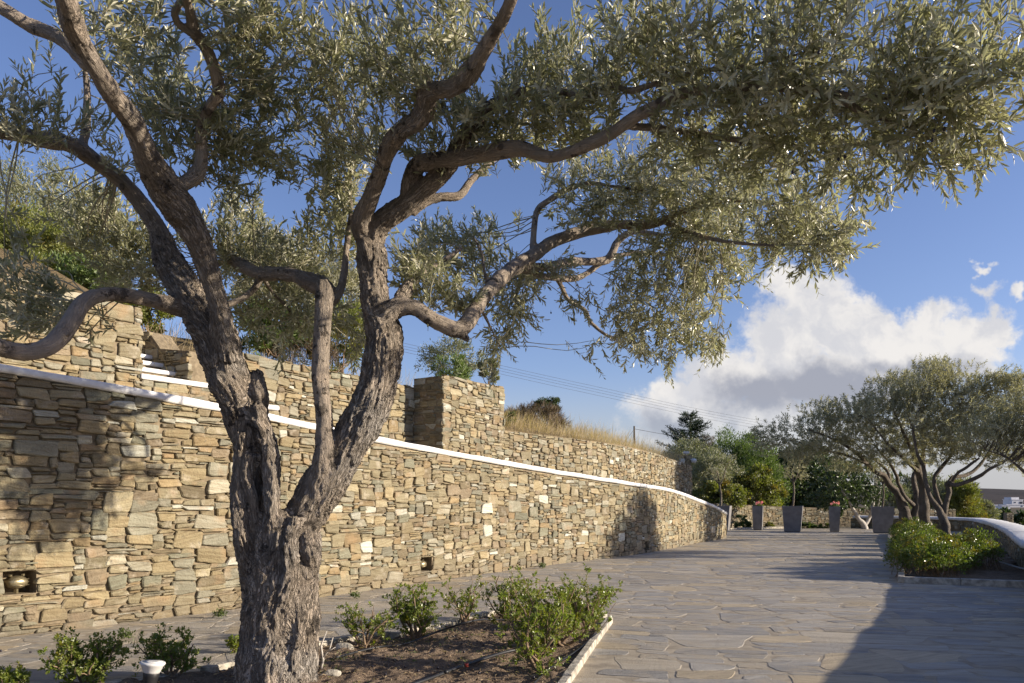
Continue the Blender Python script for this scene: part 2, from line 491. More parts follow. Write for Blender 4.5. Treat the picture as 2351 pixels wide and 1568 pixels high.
M_HEDGE = leaf_mat('hedge_leaf', (0.085, 0.118, 0.018), (0.14, 0.17, 0.04), 0.34, 0.30, 0.4, ((0.17, 0.13, 0.02), 3.0))
M_GREEN = leaf_mat('green_leaf', (0.115, 0.165, 0.045), (0.15, 0.19, 0.07), 0.25, 0.45, 0.4)
M_YELLOWG = leaf_mat('yellow_green_leaf', (0.160, 0.180, 0.034), (0.18, 0.19, 0.06), 0.28, 0.45, 0.4, ((0.18, 0.13, 0.03), 1.2))
M_DARKG = leaf_mat('dark_leaf', (0.050, 0.078, 0.022), (0.08, 0.10, 0.04), 0.2, 0.4, 0.4)
M_GREY = leaf_mat('grey_leaf', (0.200, 0.210, 0.118), (0.25, 0.25, 0.165), 0.2, 0.5, 0.35)
M_CONIF = leaf_mat('conifer_needle', (0.028, 0.050, 0.022), (0.035, 0.055, 0.025), 0.1, 0.5, 0.3)
M_BROWN = leaf_mat('thorn_twig', (0.115, 0.080, 0.045), (0.115, 0.080, 0.045), 0.1, 0.7, 0.4)
M_DRY = leaf_mat('dry_grass', (0.42, 0.325, 0.20), (0.42, 0.325, 0.20), 0.3, 0.6, 0.35)
M_WEED = leaf_mat('weed_leaf', (0.08, 0.11, 0.02), (0.10, 0.13, 0.04), 0.25, 0.5, 0.4)
M_PINK = leaf_mat('pink_petal', (0.72, 0.30, 0.42), (0.72, 0.30, 0.42), 0.3, 0.5, 0.25)
M_PLANTER = simple_mat('grey_planter', (0.19, 0.18, 0.174), 0.7, 0.25, 0.16, 4.0, 0.2, 60.0)
M_BLACK = simple_mat('black_plastic', (0.018, 0.018, 0.019), 0.45, 0.4, 0.2, 20.0)
M_LAMPW = simple_mat('white_lamp', (0.62, 0.61, 0.58), 0.45, 0.4, 0.06, 20.0)
M_BRASS = simple_mat('weathered_brass', (0.30, 0.25, 0.15), 0.4, 0.5, 0.25, 25.0, 0.2, 60.0, 0.7)
M_OLFRUIT = simple_mat('ripe_olive', (0.022, 0.016, 0.022), 0.35, 0.5, 0.4, 60.0)
M_RED = simple_mat('red_fitting', (0.40, 0.05, 0.03), 0.5, 0.4, 0.1, 20.0)
M_WIRE = simple_mat('dark_wire', (0.03, 0.03, 0.035), 0.6, 0.3, 0.1, 2.0)
M_POLE = simple_mat('pole_wood', (0.09, 0.07, 0.05), 0.85, 0.2, 0.2, 4.0)
M_HOUSE = simple_mat('house_white', (0.72, 0.70, 0.70), 0.8, 0.2, 0.05, 0.3)
M_GLASS = simple_mat('dark_window', (0.05, 0.055, 0.07), 0.25, 0.5, 0.1, 1.0)

def soil_mat(name, a, b_, c):
    m, t, b = material(name, 0.95, 0.1)
    g = t.new('ShaderNodeNewGeometry').outputs['Position']
    n = t.noise(g, 7.0, 6.0, 0.7); n2 = t.noise(g, 55.0, 4.0, 0.7)
    col = t.mix(t.smooth(n, 0.35, 0.65), a, b_)
    col = t.mix(t.smooth(n2, 0.52, 0.7), col, c)
    t.put(b.inputs['Base Color'], col)
    t.put(b.inputs['Normal'], t.bump(t.math('ADD', n2, t.noise(g, 20.0, 4.0)), 1.0, 0.03))
    return m
M_SOIL = soil_mat('garden_soil', (0.155, 0.110, 0.075), (0.26, 0.19, 0.13), (0.38, 0.295, 0.21))
M_EARTH = soil_mat('dry_earth', (0.17, 0.125, 0.07), (0.23, 0.17, 0.09), (0.13, 0.11, 0.05))

def land_mat(name, cols, s1, s2):
    m, t, b = material(name, 0.95, 0.1)
    g = t.new('ShaderNodeNewGeometry').outputs['Position']
    n = t.noise(g, s1, 6.0, 0.65); n2 = t.noise(g, s2, 5.0, 0.7)
    col = t.mix(t.smooth(n, 0.38, 0.62), cols[0], cols[1])
    col = t.mix(t.smooth(n2, 0.55, 0.66), col, cols[2])
    t.put(b.inputs['Base Color'], col)
    return m
M_GROUND = land_mat('field_ground', ((0.16, 0.12, 0.075), (0.10, 0.085, 0.05), (0.06, 0.06, 0.03)), 0.03, 0.2)
M_FARHILL = land_mat('far_hillside', ((0.060, 0.050, 0.045), (0.042, 0.037, 0.035), (0.026, 0.027, 0.025)), 0.006, 0.03)
# ------------------------------------------------------------------ masonry
class Path:
    """ground line of a wall: rows (x, y, z of the top); the outward side is to the right when walking along it"""
    def __init__(self, rows, step=0.12, smooth=True, flip=False):
        R = np.asarray(rows, float)
        R = np.hstack([R[:, :2], np.zeros((len(R), 1)), R[:, 2:3]])
        C = catmull(R, step) if smooth else np.vstack([catmull(R[i:i + 2], step)[:-1] for i in range(len(R) - 1)] + [R[-1:]])
        self.xy = C[:, :2]; self.z = C[:, 3]
        d = np.linalg.norm(np.diff(self.xy, axis=0), axis=1)
        self.u = np.concatenate([[0], np.cumsum(d)]); self.L = self.u[-1]
        T = np.gradient(self.xy, axis=0); T /= np.linalg.norm(T, axis=1, keepdims=True)
        s = -1.0 if flip else 1.0
        self.n = np.stack([T[:, 1] * s, -T[:, 0] * s], 1)
    def at(self, u):
        u = np.asarray(u, float)
        e = np.clip(u, 0, self.L)
        x = np.interp(e, self.u, self.xy[:, 0]); y = np.interp(e, self.u, self.xy[:, 1])
        nx = np.interp(e, self.u, self.n[:, 0]); ny = np.interp(e, self.u, self.n[:, 1])
        l = np.sqrt(nx * nx + ny * ny); nx, ny = nx / l, ny / l
        ex = u - e
        # run straight on beyond either end
        return np.stack([x - ny * ex, y + nx * ex], -1), np.stack([nx, ny], -1)
    def top(self, u): return np.interp(u, self.u, self.z)
    def pos(self, u, n, z):
        p, nn = self.at(u)
        n = np.asarray(n, float)
        return np.concatenate([p + nn * n[..., None], np.broadcast_to(np.asarray(z, float), n.shape)[..., None]], -1)
    def u_at_px(self, px):
        k = self.xy[:, 0] / self.xy[:, 1]
        return float(np.interp((px - 1175.5) / FPX, k, self.u))

def pack(Wd, Ht, cu, cv, kinds, rng, blocked=None):
    """fills a Wd x Ht field with rectangles of mixed sizes, no courses, no repeats"""
    nu, nv = int(math.ceil(Wd / cu)), int(math.ceil(Ht / cv))
    occ = np.zeros((nv, nu), bool)
    if blocked is not None: occ |= blocked(nu, nv)
    pr = np.array([k[0] for k in kinds], float); pr /= pr.sum(); cum = np.cumsum(pr)
    out = []
    for j in range(nv):
        i = 0
        row = occ[j]
        while i < nu:
            if row[i]: i += 1; continue
            f = i
            while f < nu and not row[f]: f += 1
            free = f - i
            k = kinds[int(np.searchsorted(cum, rng.random()))]
            w = int(round(rng.uniform(k[1], k[2]) / cu)); h = int(round(rng.uniform(k[3], k[4]) / cv))
            w = max(1, min(w, free)); h = max(1, min(h, nv - j))
            if free - w <= max(1, int(0.35 * k[1] / cu)): w = min(free, int(w * 1.5) + 1)
            hh = 1
            while hh < h and not occ[j + hh, i:i + w].any(): hh += 1
            h = hh
            lim = 2.2 if rng.random() < .08 else rng.uniform(.45, .8)
            if h * cv > lim * w * cu: h = max(1, int(w * cu / cv * lim))
            occ[j:j + h, i:i + w] = True
            out.append((i * cu, j * cv, w * cu, h * cv))
            i += w
    return out

PAL = [((0.37, 0.28, 0.165), 20), ((0.30, 0.245, 0.16), 22), ((0.285, 0.265, 0.215), 14), ((0.23, 0.225, 0.175), 9), ((0.40, 0.325, 0.215), 14),
       ((0.37, 0.25, 0.135), 6), ((0.28, 0.205, 0.145), 7), ((0.46, 0.40, 0.31), 6), ((0.60, 0.56, 0.49), 3.5), ((0.205, 0.155, 0.10), 6)]
_m = np.array([0.335, 0.262, 0.168])
PAL = [(tuple(np.array(c) * (1 - (.28 if k not in (7, 8) else .1)) + _m * (.28 if k not in (7, 8) else .1)), w) for k, (c, w) in enumerate(PAL)]
_pw = np.cumsum([p[1] for p in PAL]) / sum(p[1] for p in PAL)

def stone_poly(u0, v0, w, h, gap, jit, rng):
    g = gap * rng.uniform(0.6, 1.6)
    a = np.array([[u0 + g, v0 + g], [u0 + w - g, v0 + g], [u0 + w - g, v0 + h - g], [u0 + g, v0 + h - g]])
    m = min(w, h)
    a += np.array([[rng.uniform(-1, 1) * min(0.16 * w, jit * 1.6), rng.uniform(-1, 1) * min(0.20 * h, jit)] for _ in range(4)])
    P = []
    for k in range(4):
        p, q, r = a[k - 1], a[k], a[(k + 1) % 4]
        cp = rng.uniform(0.06, 0.28) * m; cq = rng.uniform(0.06, 0.28) * m
        d1 = (p - q) / (np.linalg.norm(p - q) + 1e-6); d2 = (r - q) / (np.linalg.norm(r - q) + 1e-6)
        P.append(q + d1 * cp); P.append(q + (d1 * cp + d2 * cq) * 0.22); P.append(q + d2 * cq)
        e = r - q; le = np.linalg.norm(e)
        nn = 1 if le < 0.16 else (2 if le < 0.32 else 3)
        per = np.array([-e[1], e[0]]) / (le + 1e-6)
        for s in range(nn):
            P.append(q + e * ((s + 1) / (nn + 1)) + per * rng.uniform(-1, 0.6) * min(0.05 * m, 0.012))
    return np.array(P)

def build_stones(rects, mapper, rng, gap=0.0052, jit=0.030, relief=(0.0, 0.03), edge=0.011, depth=0.06, detail=True, topf=None, palette=None, keep=None, rough=0.0035, warp=None, tilt=1.0):
    V, F4, F3, C = [], [], [], []
    n0 = 0
    for (u0, v0, w, h) in rects:
        if topf is not None:
            t = min(topf(u0 + 0.1 * w), topf(u0 + 0.9 * w))
            if v0 > t - 0.02: continue
            h = min(h, max(0.03, t - v0)) if v0 + h > t - 0.035 else h
        if keep is not None and not keep(u0 + w / 2, v0 + h / 2, w, h): continue
        P = stone_poly(u0, v0, w, h, gap, jit, rng)
        k = len(P); c = P.mean(0); m = min(w, h)
        f = rng.uniform(*relief)
        ta, tb = rng.uniform(-1, 1) * 0.05 * tilt, rng.uniform(-1, 1) * 0.07 * tilt
        ed = min(edge * rng.uniform(0.7, 1.5), 0.22 * m)
        def ring(shrink, n, jn):
            d = P - c; l = np.linalg.norm(d, axis=1, keepdims=True)
            q = c + d * np.clip(1 - shrink / (l + 1e-6), 0.3, 1)
            nn = n + ta * (q[:, 0] - c[0]) + tb * (q[:, 1] - c[1]) + np.array([rng.uniform(-jn, jn) for _ in range(k)])
            return np.column_stack([q, nn])
        rings = [np.column_stack([P, np.full(k, -depth)]), ring(0, f - ed * 0.9, rough * .5), ring(ed, f, rough * .5)]
        if detail:
            d = P - c
            q = c + d * np.array([[rng.uniform(0.45, 0.7)] for _ in range(k)])
            rings.append(np.column_stack([q, f + ta * (q[:, 0] - c[0]) + tb * (q[:, 1] - c[1]) + np.array([rng.uniform(-rough * .5, rough) for _ in range(k)])]))
        A = np.vstack(rings + [np.array([[c[0], c[1], f + rng.uniform(0, rough)]])])
        V.append(A)
        nr = len(rings); i = np.arange(k); j = (i + 1) % k
        for r in range(nr - 1):
            F4.append(n0 + np.stack([r * k + i, r * k + j, (r + 1) * k + j, (r + 1) * k + i], 1))
        F3.append(n0 + np.stack([(nr - 1) * k + i, (nr - 1) * k + j, np.full(k, nr * k)], 1))
        pal = palette or PAL
        if palette is None: col = np.array(PAL[int(np.searchsorted(_pw, rng.random()))][0])
        else:
            pw = np.cumsum([p[1] for p in palette]); col = np.array(palette[int(np.searchsorted(pw / pw[-1], rng.random()))][0])
        col = col * (rng.uniform(0.70, 1.14) if palette is None else rng.uniform(.85, 1.12)) * (np.array([0.90, 0.955, 0.90]) if palette is None else np.array([1.0, 0.985, 0.945]))
        C.append(np.tile(np.append(col, rng.random()), (len(A), 1)))
        n0 += len(A)
    A = np.vstack(V)
    if warp is not None: A = warp(A)
    return mapper(A), [np.vstack(F4), np.vstack(F3)], np.vstack(C)

KINDS_NEAR = [(0.15, 0.24, 0.50, 0.14, 0.24), (0.33, 0.16, 0.38, 0.08, 0.14), (0.52, 0.12, 0.44, 0.028, 0.07)]
KINDS_SMALL = [(0.16, 0.20, 0.42, 0.12, 0.20), (0.38, 0.14, 0.32, 0.075, 0.13), (0.42, 0.12, 0.36, 0.03, 0.065)]

def wall_masonry(path, parent, rng, zb=-0.05, kinds=KINDS_NEAR, niches=(), thick=0.45, cop=0.0, detail=True, name='masonry', relief=(0.0, 0.024), ends=(True, True), u0=0.0, u1=None, warp_amp=0.05):
    """stones laid in front of a mortar core, with niches cut through both"""
    L = path.L if u1 is None else u1
    cu, cv = 0.04, 0.03
    Ht = float(path.z.max()) - zb
    sd = rng.randint(0, 9999)
    def blocked(nu, nv):
        m = np.zeros((nv, nu), bool)
        for (a, b, c, d) in niches:
            m[max(0, int(round((c - zb) / cv))):int(round((d - zb) / cv)), int(round((a - u0) / cu)):int(round((b - u0) / cu))] = True
        return m
    rects = pack(L - u0, Ht, cu, cv, kinds, rng, blocked)
    def topf(u): return float(path.top(u + u0)) - cop - zb
    def warp(A):
        q = np.stack([A[:, 0] * 0.55, A[:, 1] * 0.9, np.full(len(A), 0.3)], 1)
        fade = np.ones(len(A))
        for (a, b, c, d) in niches:
            du = np.maximum(np.abs(A[:, 0] + u0 - (a + b) / 2) - (b - a) / 2, 0); dv = np.maximum(np.abs(A[:, 1] + zb - (c + d) / 2) - (d - c) / 2, 0)
            fade *= np.clip(np.hypot(du, dv) / 0.5, 0, 1)
        A = A.copy(); A[:, 1] += warp_amp * vnoise(q, sd) * fade * np.clip(A[:, 1] / 0.3, 0, 1)
        A[:, 1] = np.minimum(A[:, 1], path.top(A[:, 0] + u0) - cop - zb + 0.012)
        A[:, 1] = np.maximum(A[:, 1], 0.0)
        return A
    def mapper(A): return path.pos(A[:, 0] + u0, A[:, 2], A[:, 1] + zb)
    V, F, C = build_stones(rects, mapper, rng, topf=topf, detail=detail, relief=relief, warp=warp)
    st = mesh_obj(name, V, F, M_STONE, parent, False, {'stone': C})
    # mortar core: front sheet with the niche openings, back, top and ends
    us = np.unique(np.concatenate([np.arange(u0, L, 0.3), [L]] + [np.array([a, b]) for (a, b, c, d) in niches]))
    mb = MB()
    nf = -0.026
    for a, b in zip(us[:-1], us[1:]):
        um = (a + b) / 2
        segs = [(zb, None)]
        cuts = [(c, d) for (na, nb, c, d) in niches if na - 1e-6 <= um <= nb + 1e-6]
        z0 = zb
        for (c, d) in cuts:
            P = path.pos(np.array([a, b, b, a]), np.full(4, nf), np.array([z0, z0, c, c])); mb.add(P, [[0, 1, 2, 3]]); z0 = d
        ta, tb = path.top(a) - cop - 0.01, path.top(b) - cop - 0.01
        mb.add(path.pos(np.array([a, b, b, a]), np.full(4, nf), np.array([z0, z0, tb, ta])), [[0, 1, 2, 3]])
        mb.add(path.pos(np.array([a, b, b, a]), np.full(4, -thick), np.array([zb, zb, tb, ta])), [[3, 2, 1, 0]])
        mb.add(path.pos(np.array([a, b, b, a]), np.array([nf, nf, -thick, -thick]), np.array([ta, tb, tb, ta])), [[0, 1, 2, 3]])
    for a in (u0, L):
        t = path.top(a) - cop - 0.01
        mb.add(path.pos(np.full(4, a), np.array([nf, -thick, -thick, nf]), np.array([zb, zb, t, t])), [[0, 1, 2, 3]])
    for (a, b, c, d) in niches:
        dp = 0.30
        for (ua, na, za, ub, nb, zb2, uc, nc, zc, ud, nd, zd) in (
                (a, nf, c, b, nf, c, b, -dp, c, a, -dp, c), (a, nf, d, a, -dp, d, b, -dp, d, b, nf, d),
                (a, nf, c, a, -dp, c, a, -dp, d, a, nf, d), (b, nf, c, b, nf, d, b, -dp, d, b, -dp, c), (a, -dp, c, b, -dp, c, b, -dp, d, a, -dp, d)):
            mb.add(path.pos(np.array([ua, ub, uc, ud]), np.array([na, nb, nc, nd]), np.array([za, zb2, zc, zd])), [[0, 1, 2, 3]])
    mb.build('mortar', M_MORTAR, parent)
    return st

def end_face(o3, dir2, width, ztop, zb, parent, rng, kinds=KINDS_NEAR):
    """a short wall face starting at o3 and running along dir2 (outward to the right)"""
    p = Path([(o3[0], o3[1], ztop), (o3[0] + dir2[0] * width, o3[1] + dir2[1] * width, ztop)], smooth=False)
    return p

def coping(path, parent, front=0.045, back=-0.50, h=0.10, name='coping', mat=None, u0=0.0, u1=None, seed=3, wob=0.006, r=0.03):
    L = path.L if u1 is None else u1
    us = np.arange(u0, L + 0.001, 0.12)
    prof = [(back, -h), (back, -r), (back + r * .4, -r * .3), (back + r * 1.3, 0.0), ((front + back) / 2, 0.006), (front - r * 1.3, 0.0), (front - r * .4, -r * .3), (front, -r), (front + 0.002, -h * .6), (front, -h)]
    k = len(prof)
    V = []
    for a, (n, z) in enumerate(prof):
        q = np.stack([us * 1.7, np.full(len(us), a * 0.35), np.full(len(us), 0.5)], 1)
        w = wob * fbm(q, seed); w2 = wob * fbm(q + 7.3, seed + 1)
        V.append(path.pos(us, n + w, path.top(us) + z + w2))
    V = np.stack(V, 1).reshape(-1, 3)
    m = len(us)
    F = [[i * k + j, (i + 1) * k + j, (i + 1) * k + (j + 1) % k, i * k + (j + 1) % k] for i in range(m - 1) for j in range(k)]
    F.append([j for j in range(k)]); F.append([(m - 1) * k + j for j in range(k)][::-1])
    return mesh_obj(name, V, F, mat or M_WHITE, parent, True)

def inside(poly, x, y):
    x = np.asarray(x, float); y = np.asarray(y, float); r = np.zeros(x.shape, bool)
    n = len(poly)
    for i in range(n):
        (x1, y1), (x2, y2) = poly[i], poly[(i + 1) % n]
        r ^= ((y1 > y) != (y2 > y)) & (x < (x2 - x1) * (y - y1) / (y2 - y1 + 1e-12) + x1)
    return r

# ------------------------------------------------------------------ layout of the place
LOW = Path([(-7.4, 5.2, 2.92), (-5.22, 8.13, 2.80), (-3.61, 10.24, 2.615), (-2.67, 11.75, 2.49), (-1.1, 14.3, 2.30), (0.61, 17.07, 2.125), (3.08, 20.5, 1.885),
            (4.75, 23.6, 1.745), (6.2, 26.5, 1.47), (7.35, 28.6, 1.20), (8.07, 30.1, 0.99), (8.25, 30.9, 0.93), (8.05, 31.6, 0.92), (7.5, 32.1, 0.92)])
PAR = [(1.6, 0.5), (3.2, 3.2), (5.15, 6.6), (7.10, 10.0), (9.0, 13.7), (10.35, 16.2), (14.05, 22.7), (17.35, 28.9), (19.6, 33.5), (20.6, 36.2), (20.4, 38.2), (19.3, 40.2), (17.6, 41.4)]
PARP = Path([(x, y, 0.63) for (x, y) in PAR], flip=True)
BED = [(-1.69, 7.71), (-1.21, 8.05), (-0.80, 8.62), (-0.38, 9.25), (-0.14, 9.88), (0.50, 9.55), (1.10, 9.15), (0.76, 7.6), (0.43, 6.16), (0.0, 4.3), (-4.0, 4.1), (-3.75, 5.55), (-2.45, 6.30)]
BEDR = [(6.65, 13.55), (8.9, 12.6), (10.2, 15.6), (13.7, 22.2), (16.7, 28.2), (18.2, 32.8), (16.2, 33.6), (13.6, 28.6), (10.3, 21.0)]

def par_x(y):
    return np.interp(y, [p[1] for p in PAR[:10]], [p[0] for p in PAR[:10]])

# upper walls behind the ramp
def off(path, px, o):
    """plan point in the plane o metres behind the lower wall seen at pixel column px"""
    k = (px - 1175.5) / FPX
    q = path.xy - path.n * o
    return np.array([np.interp(k, q[:, 0] / q[:, 1], q[:, 0]), np.interp(k, q[:, 0] / q[:, 1], q[:, 1])])
TD = np.array([0.53, 0.848]); ND = np.array([0.848, -0.53])
UA = np.array([-5.26, 11.30]); UL = UA - TD * 5.5
UR = np.array([-4.86, 11.93]); UC = np.array([-2.03, 16.5])
PC = UC + ND * 0.74
PD_ = PC + TD * 2.31
W3 = [PD_, off(LOW, 1350, .96), off(LOW, 1455, .96), off(LOW, 1530, .96), off(LOW, 1572, 1.0), np.array([6.75, 29.9])]
W3Z = [3.02, 2.97, 2.98, 2.86, 2.78, 2.72]

# ---- ground: one sheet to the horizon; a level terrace, falling away beyond the low right wall
def ground_z(x, y):
    x = np.asarray(x, float); y = np.asarray(y, float)
    beyond = np.clip(x - par_x(np.clip(y, 0, 36)) - 1.0, 0, None)
    beyond = np.where(y > 36, np.clip(np.hypot(np.clip(x - 18, 0, None), np.clip(y - 52, 0, None)), 0, None), beyond)
    z = -4.6 * (1 - np.exp(-beyond * 0.07))
    far = np.clip((np.hypot(x, y) - 90) / 200, 0, 1)
    return -0.06 + np.minimum(z, -4.6 * far) + 0.02 * vnoise(np.stack([x * .3, y * .3, x * 0], -1), 5)
gx = np.unique(np.concatenate([np.linspace(-40, 60, 60), np.linspace(60, 400, 24), -np.linspace(40, 400, 16), np.linspace(400, 3500, 10), -np.linspace(400, 3500, 10)]))
gy = np.unique(np.concatenate([np.linspace(-30, 80, 60), np.linspace(80, 500, 24), np.linspace(500, 3500, 10), -np.linspace(30, 300, 5)]))
GX, GY = np.meshgrid(gx, gy)
V = np.stack([GX, GY, ground_z(GX, GY)], -1).reshape(-1, 3)
nx_, ny_ = len(gx), len(gy)
ii = np.arange(nx_ * ny_).reshape(ny_, nx_)
F = np.stack([ii[:-1, :-1], ii[:-1, 1:], ii[1:, 1:], ii[1:, :-1]], -1).reshape(-1, 4)
tag(mesh_obj('ground', V, F, M_GROUND, None, True), kind='structure')

# ---- far hill across the valley
hu = np.linspace(-500, 2600, 90); hv = np.linspace(0, 1, 14)
HV = []
for a in hv:
    y = 1050 + a * 900
    prof = np.interp(hu, [-500, 500, 950, 1050, 1125, 1190, 1253, 1400, 1800, 2600], [20, 46, 36, 27, 18, 13, 9, 6, 8, 12])
    z = -5 + prof * (1 - (1 - a) ** 2.2) * (1.0) + 1.6 * a * fbm(np.stack([hu * 0.012, np.full(90, a * 4), np.zeros(90)], 1), 9)
    HV.append(np.stack([hu, np.full(90, y), z], 1))
HV = np.array(HV).reshape(-1, 3)
ii = np.arange(90 * 14).reshape(14, 90)
tag(mesh_obj('far_hill', HV, np.stack([ii[:-1, :-1], ii[:-1, 1:], ii[1:, 1:], ii[1:, :-1]], -1).reshape(-1, 4), M_FARHILL, None, True), kind='structure')

# ---- hillside above the upper walls
HB = [(UL[0], UL[1], 4.25, 8.0, .46), (UA[0], UA[1], 4.15, 7.0, .46), (UR[0], UR[1], 3.72, 3.2, .26), (-3.6, 13.9, 3.72, 2.6, .36), (UC[0], UC[1], 3.72, 1.3, .25), (-1.3, 17.6, 3.7, 1.0, .26), (W3[0][0], W3[0][1], 3.02, 1.2, .55)]
HB += [(p[0], p[1], z, m, .40) for p, z, m in zip(W3[1:], W3Z[1:], (.95, .65, .5, .5, .45))] + [(7.4, 32.2, 1.0, .6, .3), (8.2, 35.5, .25, .5, .25), (9.0, 39.5, .02, .3, .2), (10.5, 43.5, 0.0, .2, .1)]
HBA = np.array(HB)
HC = catmull(HBA, 0.35)
tt = np.gradient(HC[:, :2], axis=0); tt /= np.linalg.norm(tt, axis=1, keepdims=True)
HN = np.stack([-tt[:, 1], tt[:, 0]], 1)
for _ in range(30): HN[1:-1] = (HN[:-2] + HN[1:-1] + HN[2:]) / 3
HN /= np.linalg.norm(HN, axis=1, keepdims=True)
ss = np.concatenate([np.linspace(0.30, 4, 16), np.linspace(4.6, 14, 16), np.linspace(16, 45, 8)])
def hill_rise(s, M, k): return M * (1 - np.exp(-k * s / M))
HG = []
for s in ss:
    p = HC[:, :2] + HN * s
    z = HC[:, 2] - 0.12 + hill_rise(s, HC[:, 3], HC[:, 4]) + 0.14 * min(1, s / 2) * fbm(np.stack([p[:, 0] * .8, p[:, 1] * .8, p[:, 0] * 0], 1), 21)
    st_d = np.abs((p - UA) @ TD - 0.35)
    z = np.where((st_d < 0.55) & (s < 2.6), 3.0 + 0.3 * s, z)
    HG.append(np.column_stack([p, z]))
HG = np.array(HG)
HG = np.concatenate([np.concatenate([HG[:1, :, :2], np.full((1, HG.shape[1], 1), -.3)], 2), HG], 0)
ns, nu_ = HG.shape[:2]
ii = np.arange(ns * nu_).reshape(ns, nu_)
tag(mesh_obj('hillside', HG.reshape(-1, 3), np.stack([ii[:-1, :-1], ii[:-1, 1:], ii[1:, 1:], ii[1:, :-1]], -1).reshape(-1, 4), M_EARTH, None, True), kind='structure')
def hill_at(x, y):
    d = (HG[..., 0] - x) ** 2 + (HG[..., 1] - y) ** 2
    return float(HG.reshape(-1, 3)[int(np.argmin(d)), 2])

# ---- ramp between the two walls
ru = np.arange(0, LOW.L, 0.4)
A = LOW.pos(ru, np.full(len(ru), -0.42), LOW.top(ru) - 0.22); B = LOW.pos(ru, np.full(len(ru), -1.85), LOW.top(ru) - 0.18)
i = np.arange(len(ru) - 1)
tag(mesh_obj('ramp', np.vstack([A, B]), np.stack([i, i + 1, i + 1 + len(ru), i + len(ru)], 1), M_JOINT, None, True), kind='structure')

# ---- paving: flagstones bedded in sandy mortar
rng = random.Random(11)
edge_l = [tuple(LOW.pos(np.array(u), np.array(-0.15), 0)[:2]) for u in np.linspace(0, LOW.L, 50)]
pave_poly = [(-9.5, 1.0)] + edge_l + [(7.6, 36.5), (8.0, 39.5), (15.8, 40.4)] + [p for p in PAR[::-1][1:]]
def bed_ok(x, y): return ~(inside(BED, x, y) | inside(BEDR, x, y))
X0, Y0 = -9.5, 2.6
rects = pack(29.5, 38.2, 0.11, 0.10, [(0.36, 0.5, 0.95, 0.5, 0.85), (0.42, 0.36, 0.72, 0.36, 0.62), (0.25, 0.22, 0.5, 0.22, 0.36)], rng)
def rot(A, a=-0.16):
    c, s = math.cos(a), math.sin(a)
    x, y = A[..., 0], A[..., 1]
    return np.stack([x * c - y * s, x * s + y * c], -1)
def swirl(xy):
    q = np.stack([xy[..., 0] * .45, xy[..., 1] * .6, xy[..., 0] * 0 + 1.5], -1)
    q2 = q * 2.7
    return xy + 0.15 * np.stack([vnoise(q, 31), vnoise(q, 32)], -1) + 0.10 * np.stack([vnoise(q2, 33), vnoise(q2, 34)], -1)
def to_ground(A):
    xy = swirl(rot(A[:, :2]) + np.array([X0 - 2.5, Y0 + 2.0]))
    return np.column_stack([xy, A[:, 2]])
def keep(u, v, w, h):
    p = to_ground(np.array([[u, v, 0.0]]))[0]
    return bool(inside(pave_poly, p[0], p[1])) and bool(bed_ok(p[0], p[1]))
SLABPAL = [((0.37, 0.345, 0.305), 30), ((0.41, 0.375, 0.32), 26), ((0.44, 0.39, 0.31), 20), ((0.33, 0.315, 0.29), 14), ((0.48, 0.40, 0.28), 12)]
V, F, C = build_stones(rects, to_ground, rng, gap=0.012, jit=0.10, relief=(0.003, 0.0055), edge=0.012, depth=0.02, tilt=0.02, detail=True, palette=SLABPAL, keep=keep, rough=0.0012)
tag(mesh_obj('path', V, F, M_SLAB, None, False, {'stone': C}), kind='structure')
# mortar bed under the flagstones, everywhere the terrace is paved
gx = np.arange(-9.5, 20, 0.5); gy = np.arange(1.0, 41.0, 0.5)
Q = [(x, y) for x in gx for y in gy if inside(pave_poly, x + .25, y + .25)]
mb = MB()
VV = []; FF = []
for k, (x, y) in enumerate(Q):
    VV += [(x, y, 0.0015), (x + .5, y, 0.0015), (x + .5, y + .5, 0.0015), (x, y + .5, 0.0015)]; FF.append([4 * k, 4 * k + 1, 4 * k + 2, 4 * k + 3])
tag(mesh_obj('path_bed', VV, np.array(FF), M_JOINT, None, False), kind='structure')

# ---- lower retaining wall
rng = random.Random(5)
niche_px = [(52, 1345, 0.30), (982, 1298, 0.34), (1484, 1255, 0.34)]
niches = []
for (px, py, hw) in niche_px:
    u = LOW.u_at_px(px); d = LOW.at(u)[0][1]
    z = CAM_H + (HORIZON - py) * d / FPX
    a = round(u / 0.04) * 0.04
    niches.append((a - round(hw / 2 / 0.04) * 0.04, a + round(hw / 2 / 0.04) * 0.04, round((z - 0.11) / 0.03) * 0.03 + 0.01, round((z + 0.13) / 0.03) * 0.03 + 0.01))
w1 = empty('retaining_wall', (*LOW.at(LOW.L / 2)[0], 0), 'long lower dry-stone retaining wall with white coping, sloping down beside the paved path', 'wall')
wall_masonry(LOW, w1, rng, zb=-0.05, niches=niches, cop=0.10)
coping(LOW, w1, h=0.088, r=0.016, front=0.035, wob=0.013)

